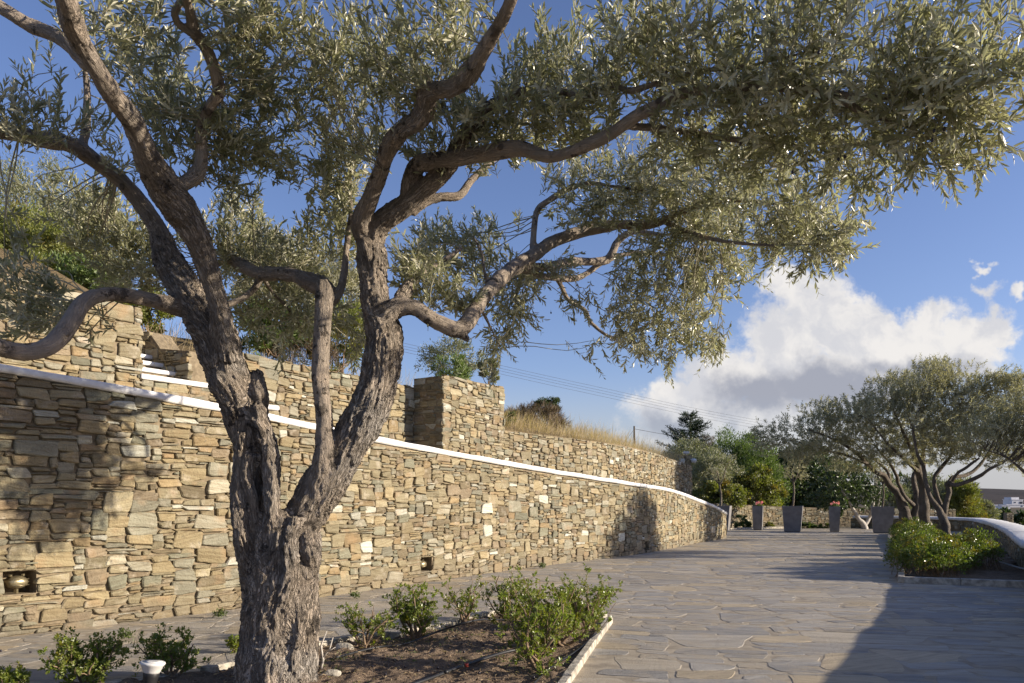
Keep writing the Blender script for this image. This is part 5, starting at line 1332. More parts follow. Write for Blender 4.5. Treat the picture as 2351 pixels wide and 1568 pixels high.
bB = [[(2130, 1248, dB, 30), (2127, 1212, dB, 25), (2122, 1159, dB, 26), (2118, 1119, dB, 21), (2112, 1090, dB, 18), (2100, 1050, dB, 12), (2078, 1000, dB - .3, 8), (2050, 940, dB - .6, 4)],
      [(2116, 1105, dB, 14), (2120, 1070, dB + .4, 11), (2118, 1020, dB + .6, 8), (2110, 950, dB + .8, 5)],
      [(2110, 1085, dB, 12), (2082, 1060, dB - .5, 9), (2040, 1020, dB - 1, 6), (1995, 965, dB - 1.2, 4)]]
cB = [(1990, 945, 55, 42, dB - 1, 1.0, 100, .6), (2060, 925, 55, 55, dB - .4, 1.1, 130, .7), (2040, 985, 70, 50, dB - .6, 1.1, 120, .4), (2110, 960, 60, 60, dB + .3, 1.1, 130, .5), (2105, 1020, 60, 40, dB + .2, 1, 80, .3), (2040, 1040, 50, 25, dB - .4, .8, 40, .1), (2070, 885, 30, 30, dB - .4, .7, 34, 1.0)]
bC = [[(2174, 1250, dC, 26), (2172, 1222, dC, 19), (2168, 1192, dC, 21), (2161, 1179, dC, 18), (2148, 1159, dC, 14), (2134, 1138, dC, 12), (2126, 1108, dC, 11), (2122, 1080, dC, 10), (2106, 1040, dC - .2, 8), (2095, 980, dC - .3, 5)],
      [(2166, 1190, dC, 16), (2171, 1159, dC, 15), (2179, 1125, dC, 14), (2177, 1109, dC, 13), (2193, 1113, dC - .3, 11), (2222, 1104, dC - .5, 10), (2251, 1092, dC - .8, 10), (2271, 1078, dC - 1, 8), (2320, 1050, dC - 1.3, 6), (2370, 1000, dC - 1.6, 4)],
      [(2177, 1110, dC, 12), (2190, 1096, dC + .2, 11), (2218, 1091, dC + .4, 10), (2245, 1072, dC + .5, 8), (2275, 1030, dC + .6, 6), (2300, 970, dC + .8, 4)],
      [(2163, 1180, dC, 13), (2159, 1158, dC + .2, 12), (2149, 1129, dC + .3, 12), (2145, 1100, dC + .4, 11), (2158, 1078, dC + .4, 10), (2186, 1040, dC + .5, 8), (2200, 1000, dC + .6, 6), (2205, 930, dC + .6, 4)],
      [(2178, 1118, dC, 10), (2196, 1090, dC - .2, 9), (2215, 1076, dC - .4, 8), (2250, 1050, dC - .6, 5)]]
cC = [(2125, 885, 45, 45, dC - .2, .9, 90, .8), (2175, 905, 60, 55, dC + .2, 1.1, 130, .7), (2165, 860, 25, 30, dC, .5, 26, 1.2), (2235, 935, 60, 60, dC + .4, 1.1, 130, .6), (2310, 930, 55, 55, dC - .2, 1.1, 110, .6), (2355, 930, 45, 60, dC - 1.2, .9, 70, .6), (2290, 985, 65, 45, dC - .4, 1, 100, .4), (2350, 1000, 50, 50, dC - 1.4, .9, 64, .2), (2200, 990, 60, 45, dC, 1, 100, .4), (2140, 960, 60, 50, dC - .2, 1, 100, .4), (2250, 1040, 50, 24, dC - .4, .8, 40, .1), (2180, 1045, 40, 24, dC, .7, 36, .1), (2330, 1050, 45, 24, dC - 1.2, .8, 30, -.1), (2240, 885, 26, 30, dC, .5, 24, 1.0), (2330, 870, 30, 26, dC - .6, .6, 26, .9), (2410, 960, 50, 70, dC - 1.6, 1, 60, .4)]
right_tree('wide olive tree with double leaning trunk, leftmost in the hedge bed', (2094, 1240, dA), bA, cA, 51)
right_tree('olive tree with one straight rough trunk, between two forked neighbours in the hedge bed', (2130, 1240, dB), bB, cB, 52)
right_tree('olive tree with slim pale trunk forking low beside the white parapet', (2174, 1245, dC), bC, cC, 53)
# another one, nearer, whose crown only just reaches into the picture; its shade lies on the paving
def near_olive(x, y, label, seed):
    r = empty('olive_tree', (x, y, 0), label, 'tree', 'olive trees in the hedge bed')
    g = random.Random(seed); mb = MB(); SB = []
    main = catmull(np.array([[x, y, 0, .13], [x + .05, y, .7, .11], [x - .05, y + .05, 1.3, .10]]), .1); SB.append(main)
    for k in range(6):
        a = k * 1.05 + g.uniform(-.3, .3); q = main[-1]
        pts = [list(q[:3]) + [.06]]
        for j in range(1, 5): pts.append([q[0] + math.cos(a) * .48 * j + g.uniform(-.1, .1), q[1] + math.sin(a) * .48 * j + g.uniform(-.1, .1), q[2] + .42 * j * g.uniform(.8, 1.1), .06 - .012 * j])
        SB.append(catmull(np.array(pts), .1))
    skel_tubes([np.column_stack([b, np.zeros(len(b))]) for b in SB], .008).build('trunk', M_BARK2, r, True)
    S = Skeleton.__new__(Skeleton); A = np.vstack(SB); S.P, S.R = A[:, :3], A[:, 3]; S.b = SB
    cl = []
    for k in range(16):
        a = g.uniform(0, 6.28); rr = g.uniform(.3, 1.9); zz = 3.3 + g.uniform(-.55, .6) - .25 * (rr - 1)
        px = 1175.5 + (x + rr * math.cos(a)) / (y + rr * math.sin(a)) * FPX; dd = y + rr * math.sin(a)
        cl.append((px, HORIZON - (zz - CAM_H) * FPX / dd, .62 * FPX / dd, .42 * FPX / dd, dd, .6, 70, .5))
    crown_from(S, cl, seed, 0.09, 0.024, 0.30, 9, M_OLIVE2, r, M_BARK2, mul=1.8, per_twig=14)
near_olive(13.9, 19.6, 'nearest hedge bed olive, only its shade and outer twigs in view at right edge', 61)

# ---- bushes
def bush(name, label, cat, c, r3, n, ll, lw, mat, seed, group=None, clumps=40, up=0.3, stem=True, quad=True, hollow=0.55, spike=0.0, stem_mat=None, part='foliage', flat=0.0):
    """c = centre of the foliage, r3 = half sizes; leaves sit in clumps spread over an uneven body"""
    g = np.random.default_rng(seed); c = np.array(c, float); r3 = np.array(r3, float)
    zb = c[2] - r3[2]
    root = empty(name, (c[0], c[1], zb), label, cat, group)
    dirs = unit(g.normal(size=(clumps, 3)) * np.array([1, 1, .9]) + np.array([0, 0, .25]))
    rad = g.uniform(hollow, 1.0, clumps) * (1 + .22 * vnoise(dirs * 2.3 + seed, seed))
    cc = c + dirs * r3 * rad[:, None]
    cc[:, 2] = np.maximum(cc[:, 2], zb + 0.05 * r3[2])
    cs = g.uniform(.16, .34, clumps)
    w = g.integers(0, clumps, n)
    o = unit(g.normal(size=(n, 3))) * (g.random(n) ** .5)[:, None]
    p = cc[w] + o * r3.mean() * cs[w][:, None] * np.array([1, 1, .8])
    if spike > 0: p[:, 2] += spike * r3[2] * (g.random(n) ** 4) * (p[:, 2] > c[2])
    p[:, 2] = np.maximum(p[:, 2], zb - .02)
    out = unit((p - c) / r3)
    D = out * .6 + o * .5 + np.array([0, 0, up]) + g.normal(size=(n, 3)) * .55
    N = out + np.array([0, 0, .6]) + g.normal(size=(n, 3)) * .6
    L = ll * g.uniform(.6, 1.3, n)
    leaf_mesh(part, p, D, N, L, L * (lw / ll) * g.uniform(.8, 1.2, n), mat, root, g, quad=quad)
    if stem:
        ns_ = max(5, clumps // 5); sel = g.choice(clumps, min(ns_, clumps), replace=False)
        st0 = np.array([c[0], c[1], zb - .05]) + g.normal(size=(len(sel), 3)) * np.array([.12, .12, 0]) * r3
        ln = curved(st0, cc[sel], g, .12)
        V, F = line_tubes(ln, max(.012, .02 * r3[2]), .004, 5)
        mesh_obj('stems', V, F, stem_mat or M_STEM, root, True)
    return root
# left slope above the tall wall
def hp(px, d, dz=0.0):
    x = (px - 1175.5) * d / FPX; return np.array([x, d, hill_at(x, d) + dz])
def slope_bush(name, label, px, py_top, d, halfw_px, depth, n, ll, lw, mat, seed, bottom=None, **kw):
    x = (px - 1175.5) * d / FPX
    zt = CAM_H + (HORIZON - py_top) * d / FPX
    zb = hill_at(x, d) - .1 if bottom is None else (CAM_H + (HORIZON - bottom) * d / FPX if bottom > 100 else bottom)
    if 12 < d < 40 and n > 1500: n, ll, lw = int(n * 1.6), ll * 1.25, lw * 1.35
    cz = (zt + zb) / 2; hz = max(.2, (zt - zb) / 2)
    return bush(name, label, kw.pop('cat', 'bush'), (x, d, cz), (halfw_px * d / FPX, depth, hz), n, ll, lw, mat, seed, **kw)
slope_bush('hill_olive', 'grey-green wild olive at the top left of the slope, cut by the frame', 40, 345, 19.5, 105, 1.3, 9000, .075, .019, M_GREY, 71, clumps=90, spike=.15, cat='tree')
slope_bush('hill_olive', 'grey-green wild olive on the slope, right of its twin at the frame edge', 128, 372, 20.5, 52, .8, 5500, .075, .019, M_GREY, 72, clumps=60, spike=.2, cat='tree')
slope_bush('hill_olive', 'lower pale olive scrub on the slope just left of the big tree limb', 215, 425, 18.5, 85, 1.0, 6500, .075, .019, M_GREY, 73, clumps=60, spike=.15, cat='tree')
slope_bush('green_bush', 'large sunlit green bush with reddish tips covering the slope at left', 40, 470, 15.5, 120, 1.1, 15000, .042, .022, M_YELLOWG, 74, clumps=120, hollow=.4, bottom=690)
slope_bush('green_bush', 'sunlit green bush above the wall, right of the larger bush on the left slope', 170, 500, 14.6, 70, .8, 10000, .040, .020, M_YELLOWG, 75, clumps=90, hollow=.4, bottom=700)
slope_bush('green_bush', 'low green bush right behind the top of the tall wall at the left edge', 60, 560, 12.9, 75, .6, 5200, .042, .022, M_YELLOWG, 176, clumps=60, hollow=.4, bottom=700)
slope_bush('green_bush', 'low green scrub on the wall top just left of the drooping limb', 215, 600, 13.0, 65, .5, 4200, .042, .022, M_GREEN, 177, clumps=50, hollow=.4, bottom=712)
slope_bush('oleander', 'narrow-leaved oleander shoots above the tall wall at left', 140, 590, 13.2, 42, .5, 900, .12, .022, M_GREEN, 76, clumps=26, up=.9, quad=False, bottom=700)
slope_bush('green_bush', 'low bush over the wall end beside the white steps', 345, 670, 14.0, 40, .6, 3200, .05, .022, M_YELLOWG, 77, clumps=40, bottom=760)
# scrub above the middle wall, behind the trunk
slope_bush('scrub_olive', 'silvery olive shrub above the wall between the two limbs of the big tree', 610, 545, 15.2, 105, 1.0, 9000, .068, .017, M_OLIVE2, 78, clumps=90, spike=.25, bottom=745)
slope_bush('scrub_olive', 'silvery olive shrub behind the spotted middle stem', 770, 610, 16.0, 90, 1.0, 6500, .068, .017, M_OLIVE2, 79, clumps=70, spike=.2, bottom=770)
slope_bush('oleander', 'bright oleander shrub growing just above the wall behind the middle stem', 625, 700, 14.3, 85, .6, 3000, .11, .021, M_GREEN, 80, clumps=50, up=.8, bottom=812)
slope_bush('oleander', 'yellowish oleander shrub above the wall left of the right limb', 780, 700, 15.2, 70, .6, 2600, .11, .021, M_YELLOWG, 81, clumps=46, up=.8, bottom=850)
slope_bush('thorn_scrub', 'dry brown scrub along the wall top behind the big trunk', 690, 775, 14.6, 100, .35, 2600, .10, .007, M_BROWN, 82, clumps=60, up=.9, bottom=842, stem=False)
# on and behind the pier
slope_bush('mastic_bush', 'dark rounded bush behind the stone pier', 1035, 785, 20.5, 72, .8, 3600, .055, .018, M_GREY, 83, clumps=80, spike=.12, bottom=872)
slope_bush('oleander', 'bright green oleander sprigs on top of the stone pier', 1035, 818, 18.6, 48, .4, 900, .13, .024, M_GREEN, 84, clumps=30, up=1.0, quad=False, bottom=880)
slope_bush('mastic_bush', 'small grey bush at the right end of the pier top', 1122, 826, 20.0, 20, .3, 2200, .05, .016, M_GREY, 85, clumps=24, bottom=880)
slope_bush('mastic_bush', 'solitary round bush on the crest of the dry grass slope', 1258, 912, 31.0, 32, .6, 3600, .06, .022, M_DARKG, 86, clumps=36, bottom=968)
slope_bush('thorn_scrub', 'dark brown thorny cushion bush in the dry grass', 1225, 936, 22.5, 72, .9, 6500, .13, .008, M_BROWN, 87, clumps=60, up=.8, bottom=1000, stem=False)
slope_bush('prickly_shrub', 'small green shrub at the foot of the dry grass by the pier', 1172, 945, 19.4, 14, .2, 700, .05, .02, M_WEED, 88, clumps=14, bottom=985)

# ---- dry grass on the slope
g = np.random.default_rng(91)
gp, gd, gl = [], [], []
while len(gp) < 24000:
    i = g.integers(0, nu_ - 1); j = int(min(ns - 2, abs(g.normal()) * 11))
    a, b = g.random(2)
    p = (HG[j, i] * (1 - a) * (1 - b) + HG[j + 1, i] * a * (1 - b) + HG[j, i + 1] * (1 - a) * b + HG[j + 1, i + 1] * a * b)
    px = 1175.5 + p[0] / p[1] * FPX
    if not (300 < px < 1640): continue
    if px < 1120 and g.random() < .75: continue
    gp.append(p - np.array([0, 0, .03])); gd.append((g.normal() * .38 + .15, g.normal() * .38, 1)); gl.append(g.uniform(.15, .55) * (1.5 if g.random() < .2 else 1))
gp, gd, gl = np.array(gp), np.array(gd), np.array(gl)
go = leaf_mesh('dry_grass', gp, gd, g.normal(size=gp.shape), gl, np.full(len(gp), .005) * g.uniform(.7, 1.6, len(gp)), M_DRY, None, g, curl=.25, quad=False)
tag(go, 'golden dry grass covering the slope above the upper wall', 'grass', kind='stuff')

# ---- trees and shrubs beyond the far end of the path
def far_tree(name, label, px, py_top, d, hw_px, depth, n, ll, lw, mat, seed, bottom=1200, **kw):
    return slope_bush(name, label, px, py_top, d, hw_px, depth, int(n * 1.7), ll * 1.45, lw * 1.6, mat, seed, bottom=bottom, **kw)
far_tree('round_shrub', 'big dome-shaped grey-green shrub behind the end of the upper wall', 1590, 1008, 47, 78, 2.2, 16000, .085, .035, M_GREY, 101, clumps=120, hollow=.6, bottom=1180)
far_tree('round_shrub', 'smaller grey-green dome shrub in front of the bigger one', 1640, 1040, 44, 62, 1.8, 12000, .08, .032, M_GREY, 102, clumps=90, hollow=.6, bottom=1180)
far_tree('oleander', 'tall fresh-green oleander behind the planters', 1712, 1000, 48, 88, 2.0, 17000, .13, .030, M_GREEN, 103, clumps=130, up=.8, spike=.12, bottom=1215)
far_tree('fig_bush', 'yellow-green bush at the foot of the dome shrubs beside the wall end', 1640, 1105, 42.2, 62, 1.4, 8000, .10, .055, M_YELLOWG, 104, clumps=70, bottom=1175)
far_tree('fig_bush', 'yellowing bush between the first two planters', 1735, 1080, 44.5, 60, 1.4, 9000, .10, .05, M_YELLOWG, 105, clumps=80, bottom=1190)
far_tree('dark_tree', 'dark dense evergreen tree behind the large planter', 1850, 1020, 51, 90, 2.6, 17000, .12, .055, M_DARKG, 106, clumps=130, bottom=1210, cat='tree')
far_tree('dark_tree', 'low dark shrub spilling over the far garden wall', 1900, 1130, 46, 60, 1.2, 6000, .10, .05, M_DARKG, 107, clumps=60, bottom=1190)
far_tree('dark_tree', 'dark green tree partly behind the crown of the wide olive', 1770, 1050, 52, 70, 2.2, 10000, .12, .05, M_GREEN, 108, clumps=90, bottom=1215, cat='tree')
# fig tree with limed trunk
fb = PX(1985, 1222, 39.5)
ft = empty('fig_tree', (fb[0], fb[1], 0), 'round-crowned tree with whitewashed forked trunk right of the small planters', 'tree')
S = Skeleton([[(1985, 1226, 39.5, 18), (1983, 1208, 39.5, 15), (1972, 1190, 39.4, 10), (1960, 1172, 39.3, 9), (1945, 1145, 39.0, 6), (1925, 1115, 38.8, 4)],
              [(1984, 1208, 39.5, 12), (1994, 1192, 39.6, 9), (2000, 1175, 39.7, 8), (2005, 1150, 39.8, 6), (1998, 1110, 39.8, 4)],
              [(1996, 1188, 39.6, 7), (2006, 1172, 39.2, 6), (2016, 1158, 39.0, 5), (2022, 1120, 38.8, 3)]])
skel_tubes(S.b, .02).build('trunk', M_WHITEBARK, ft, True)
crown_from(S, [(1915, 1112, 42, 38, 39, 1.1, 130, .2), (1960, 1095, 45, 34, 39.4, 1.1, 130, .4), (2000, 1105, 36, 38, 39.6, 1.1, 110, .3), (1950, 1135, 55, 28, 39, 1.1, 100, 0), (1900, 1150, 34, 24, 38.8, .8, 50, -.2), (1985, 1145, 40, 22, 39.4, .9, 56, -.1), (1940, 1082, 36, 20, 39.2, .8, 50, .6)], 110, .15, .085, .34, 5, M_DARKG, ft, M_WHITEBARK, rmax=.12)
# conifer on the skyline
def conifer(label, px, py_top, d, hw, seed):
    g = np.random.default_rng(seed)
    x = (px - 1175.5) * d / FPX; zt = CAM_H + (HORIZON - py_top) * d / FPX; zb = 0.5
    r = empty('pine_tree', (x, d, zb), label, 'tree')
    mb = MB(); mb.tube([(x, d, zb), (x + .05, d, (zb + zt) / 2), (x + .1, d, zt - .1)], [.14, .09, .02], 8); mb.build('trunk', M_BARK2, r, True)
    P, D, LN = [], [], []
    for z in np.arange(zt - 4.2, zt - .05, .26):
        f = (zt - z) / 4.2; n = 6
        for k in range(n):
            a = g.uniform(0, 6.28); l = hw * d / FPX * (0.14 + 0.86 * f ** .75) * g.uniform(.55, 1.12)
            e = np.array([x + math.cos(a) * l, d + math.sin(a) * l, z + l * g.uniform(.12, .42)])
            s = np.array([x, d, z]); LN.append([s, (s + e) / 2 - np.array([0, 0, .06 * l]), e])
            for t in np.linspace(.2, 1, max(3, int(l / .10))):
                q = s * (1 - t) + e * t - np.array([0, 0, .06 * l * math.sin(math.pi * t)])
                for m in range(9):
                    P.append(q + g.normal(size=3) * .06); D.append(unit((e - s)[None])[0] * .7 + g.normal(size=3) * .6 + np.array([0, 0, .35]))
    P, D = np.array(P), np.array(D)
    leaf_mesh('needles', P, D, g.normal(size=P.shape), g.uniform(.14, .26, len(P)), g.uniform(.03, .05, len(P)), M_CONIF, r, g, quad=True)
    V, F = line_tubes(np.array(LN), .035, .012, 5); mesh_obj('branches', V, F, M_BARK2, r, True)
conifer('dark conifer with spreading branches on the skyline above the dome shrubs', 1583, 945, 56, 88, 111)
slope_bush('thorn_scrub', 'reddish-brown dry bush below the conifer on the skyline', 1620, 1002, 52, 30, .7, 3000, .16, .012, M_BROWN, 112, clumps=40, up=.7, bottom=1060, stem=False)
# tamarisk-like bushes behind the right trees, beyond the parapet
far_tree('feathery_bush', 'large feathery yellow-green bush beyond the parapet, right of the olive trunks', 2200, 1106, 47, 52, 1.6, 12000, .14, .030, M_YELLOWG, 113, clumps=110, spike=.2, bottom=1250)
far_tree('feathery_bush', 'feathery bush seen between the olive trunks of the hedge bed', 2120, 1095, 48, 70, 2.0, 10000, .14, .032, M_GREY, 114, clumps=90, spike=.15, bottom=1240)
far_tree('feathery_bush', 'low grey-green bush at the right end of the feathery thicket', 2262, 1146, 49, 34, 1.0, 3600, .11, .028, M_GREY, 115, clumps=40, bottom=1225)
far_tree('feathery_bush', 'thin bush behind the last large planter', 2040, 1100, 46, 40, 1.2, 6000, .12, .03, M_GREY, 116, clumps=60, spike=.2, bottom=1225)
# field trees across the valley
for k, (px, py, d, hw, lab) in enumerate(((2345, 1172, 105, 30, 'dark spreading tree in the field below the white houses, cut by the frame'), (2308, 1176, 120, 22, 'dark spreading tree in the field, left of the one at the frame edge'), (2285, 1170, 150, 18, 'small dark tree below the white houses'), (2262, 1168, 160, 14, 'small dark tree half hidden by the feathery bush'))):
    x = (px - 1175.5) * d / FPX
    far_tree('field_tree', lab, px, py, d, hw, 2.0, 2200, .32, .16, M_DARKG, 120 + k, clumps=36, bottom=HORIZON + (CAM_H - (float(ground_z(x, d)))) * FPX / d, cat='tree')

# little shrubs at the foot of the far garden wall
for k, (px, d, hw, py, lab) in enumerate(((1700, 40.5, 16, 1178, 'green shrub at the left end of the far garden wall'), (1765, 41.2, 11, 1203, 'small round shrub left of the large grey planter, by the garden wall'), (1850, 41.6, 14, 1200, 'small shrub right of the large grey planter'), (1868, 41.8, 9, 1206, 'tiny dark shrub between two small shrubs by the garden wall'), (1893, 41.6, 13, 1203, 'small shrub left of the second small planter'), (1715, 40.2, 9, 1196, 'brownish low shrub beside the first small planter'))):
    far_tree('wall_shrub', lab, px, py, d, hw, .3, 1000, .05, .026, (M_GREEN, M_YELLOWG, M_WEED)[k % 3], 130 + k, bottom=1218, clumps=18, group='shrubs along the garden wall', stem=False)

# ---- grey tapered planters
def planter(px, py, d, wt, wb, h, label, group, content):
    p = PX(px, py, d); p[2] = 0.0
    r = empty('planter', p, label, 'planter', group)
    th = 0.50; ca, sa = math.cos(th), math.sin(th)
    X = np.array([ca, -sa, 0]); Y = np.array([sa, ca, 0])
    X, Y = np.array([0.927, -0.375, 0]), np.array([0.375, 0.927, 0])
    mb = MB()
    def ringv(w, z, i=0): return [p + X * (w / 2 - i) * sx + Y * (w / 2 - i) * sy + np.array([0, 0, z]) for sx, sy in ((-1, -1), (1, -1), (1, 1), (-1, 1))]
    prof = [(wb, 0.03, 0), (wb + (wt - wb) * .985, h - .012, 0), (wt, h, 0.006), (wt, h, 0.035), (wt * .97, h - .06, 0.045)]
    V = [v for (w, z, i) in prof for v in ringv(w, z, i)]
    F = [[i * 4 + j, i * 4 + (j + 1) % 4, (i + 1) * 4 + (j + 1) % 4, (i + 1) * 4 + j] for i in range(4) for j in range(4)] + [[3, 2, 1, 0]]
    mb.add(V, F); mb.build('pot', M_PLANTER, r)
    m = MB(); m.add(ringv(wt * .96, h - .058, .04), [[0, 1, 2, 3]]); m.build('soil', M_SOIL, r)
    m = MB(); m.box(p + np.array([0, 0, .016]), (wb * .9, wb * .9, .03), np.array([X, Y, [0, 0, 1]])); m.build('foot', M_BLACK, r)
    return p, r
def small_tree(p, zb, h, hw, label, seed):
    r = empty('young_olive', (p[0], p[1], zb), label, 'tree', 'young olives in the large planters')
    px = 1175.5 + p[0] / p[1] * FPX; f = FPX / p[1]; py = HORIZON - (zb - CAM_H) * f
    gg = random.Random(seed)
    w = [gg.uniform(-3, 3) for _ in range(4)]
    S = Skeleton([[(px, py + 1, p[1], 5.5), (px + w[0], py - .25 * h * f, p[1], 5), (px + w[1], py - .45 * h * f, p[1], 4.5), (px + w[1] - 5, py - .7 * h * f, p[1], 3)],
                  [(px + w[1], py - .44 * h * f, p[1], 4.5), (px + w[1] + 9, py - .6 * h * f, p[1] - .1, 3), (px + w[1] + 14, py - .8 * h * f, p[1] - .2, 2)],
                  [(px + w[1], py - .44 * h * f, p[1], 4), (px + w[1] - 12, py - .58 * h * f, p[1] + .1, 3), (px + w[1] - 20, py - .75 * h * f, p[1] + .2, 2)]])
    skel_tubes(S.b, .008).build('trunk', M_BARK2, r, True)
    crown_from(S, [(px + w[1], py - .78 * h * f, hw * f, .22 * h * f, p[1], hw, 70, .5), (px + w[1] - .5 * hw * f, py - .66 * h * f, .5 * hw * f, .14 * h * f, p[1], hw * .6, 26, .2), (px + w[1] + .5 * hw * f, py - .66 * h * f, .5 * hw * f, .14 * h * f, p[1], hw * .6, 26, .2)], seed, .065, .017, .24, 8, M_OLIVE2, r, M_STEM, rmax=.1)
def flowers(p, zb, label, seed):
    r = empty('geranium', (p[0], p[1], zb), label, 'flowers', 'pink geraniums in the small planters')
    g = np.random.default_rng(seed); n = 700
    q = np.array([p[0], p[1], zb + .03]) + unit(g.normal(size=(n, 3))) * (g.random(n) ** .4)[:, None] * np.array([.22, .22, .12]) + np.array([0, 0, .05])
    leaf_mesh('leaves', q, g.normal(size=(n, 3)), g.normal(size=(n, 3)) + np.array([0, 0, 1]), g.uniform(.03, .06, n), g.uniform(.03, .05, n), M_GREEN, r, g, quad=True)
    for k in range(9):
        h = np.array([p[0] + g.uniform(-.22, .22), p[1] + g.uniform(-.2, .2), zb + g.uniform(.14, .27)])
        m = 40; o = unit(g.normal(size=(m, 3)))
        leaf_mesh('bloom', h + o * .03, o, g.normal(size=(m, 3)), np.full(m, .032), np.full(m, .028), M_PINK, r, g, quad=True)
p, _ = planter(1655, 1219, 37.5, .92, .72, 1.17, 'large grey planter half hidden behind the end of the lower wall', 'large tapered grey planters', 1)
small_tree(p, 1.11, 2.35, .62, 'young olive with grey twiggy crown in the planter behind the wall end', 141)
p, _ = planter(1740, 1217, 38.2, .50, .40, 1.16, 'narrow grey planter with pink flowers, first from the wall end', 'narrow tapered grey planters', 0)
flowers(p, 1.10, 'pink geraniums in the narrow planter nearest the wall end', 142)
p, _ = planter(1820, 1221, 36.0, .88, .70, 1.17, 'large grey planter with a young olive, centre of the row', 'large tapered grey planters', 1)
small_tree(p, 1.11, 2.5, .55, 'young olive with bare pale stem in the central large planter', 143)
p, _ = planter(1916, 1221, 36.0, .50, .40, 1.15, 'narrow grey planter with pink flowers, in front of the whitewashed tree trunk', 'narrow tapered grey planters', 0)
flowers(p, 1.09, 'pink geraniums in the narrow planter near the whitewashed trunk', 144)
p, _ = planter(2026, 1224, 34.6, .90, .72, 1.16, 'large grey planter at the corner of the hedge', 'large tapered grey planters', 1)
small_tree(p, 1.10, 2.3, .5, 'young olive in the planter at the corner of the hedge', 145)

# ---- hedge along the parapet
def hedge(label, pts, n, seed, h):
    """low shrub filling a strip; pts are plan points with half widths"""
    g = np.random.default_rng(seed); A = np.array(pts)
    root = empty('low_hedge', (A[:, 0].mean(), A[:, 1].mean(), .05), label, 'hedge', 'low hedge shrubs beside the parapet')
    nc = int(60 * len(pts)); i = g.integers(0, len(A), nc); a = g.uniform(0, 6.28, nc); rr = np.sqrt(g.random(nc))
    x = A[i, 0] + np.cos(a) * rr * A[i, 2]; y = A[i, 1] + np.sin(a) * rr * A[i, 2]
    top = A[i, 3] * (1 - .5 * rr ** 2.5) * (1 + .20 * vnoise(np.stack([x * 1.8, y * 1.8, x * 0], 1), seed) + g.normal(size=nc) * .07)
    z = .06 + top * (1 - .55 * g.random(nc) ** 2.0)
    cc = np.stack([x, y, z], 1)
    w = g.integers(0, nc, n); o = unit(g.normal(size=(n, 3))) * (g.random(n) ** .45)[:, None]
    p = cc[w] + o * np.array([.15, .15, .11])
    out = unit(o + np.array([0, 0, .6]))
    L = g.uniform(.034, .066, n)
    leaf_mesh('foliage', p, out + g.normal(size=(n, 3)) * .5, out * .6 + np.array([0, 0, .5]) + g.normal(size=(n, 3)) * .6, L, L * .55, M_HEDGE, root, g, quad=True)
    sel = g.choice(nc, min(nc, 160), replace=False); st = cc[sel] * np.array([1, 1, 0]) + np.array([0, 0, .03]) + g.normal(size=(len(sel), 3)) * np.array([.12, .12, 0])
    V, F = line_tubes(curved(st, cc[sel], g, .12), .009, .004, 5); mesh_obj('stems', V, F, M_STEM, root, True)
hedge('long front mass of low green hedge along the kerb on the right', [(7.45, 14.15, .50, .56), (7.75, 15.0, .60, .60), (8.35, 16.1, .62, .58), (8.9, 17.3, .65, .54), (9.5, 18.5, .65, .52), (8.35, 15.2, .45, .52)], 22000, 151, .55)
hedge('rounded lobe of hedge between the front mass and the white parapet', [(9.25, 15.9, .42, .60), (9.55, 16.7, .48, .60), (9.95, 17.6, .45, .52)], 9000, 152, .6)
hedge('far stretch of hedge at the feet of the olive trunks', [(10.6, 20.4, .65, .50), (11.5, 22.4, .7, .50), (12.5, 24.4, .7, .50), (13.4, 26.4, .7, .5), (14.3, 28.4, .7, .5), (15.2, 30.2, .7, .55), (16.0, 31.8, .7, .55)], 30000, 153, .6)
def pipe(name, pts, r, label, mat, cat='pipe', k=8):
    C = catmull(np.array(pts, float), .04); m = MB(); m.tube(C, r, k); o = m.build(name, mat, None, True); return tag(o, label, cat)
pipe('garden_hose', [(9.6, 15.7, .20), (9.7, 15.2, .12), (9.75, 14.7, .09), (9.95, 14.2, .08), (9.75, 13.7, .075), (9.5, 13.35, .075), (9.3, 13.25, .075), (9.0, 13.2, .075)], .016, 'pale garden hose snaking from the hedge down to the front kerb', simple_mat('pale_hose', (.35, .34, .32), .5, .4), 'hose')
pipe('drip_pipe', [(6.95, 14.35, .12), (6.9, 13.9, .10), (7.15, 13.65, .085), (8.0, 13.3, .08), (8.7, 12.95, .08)], .016, 'black irrigation pipe inside the corner of the hedge bed', M_BLACK)

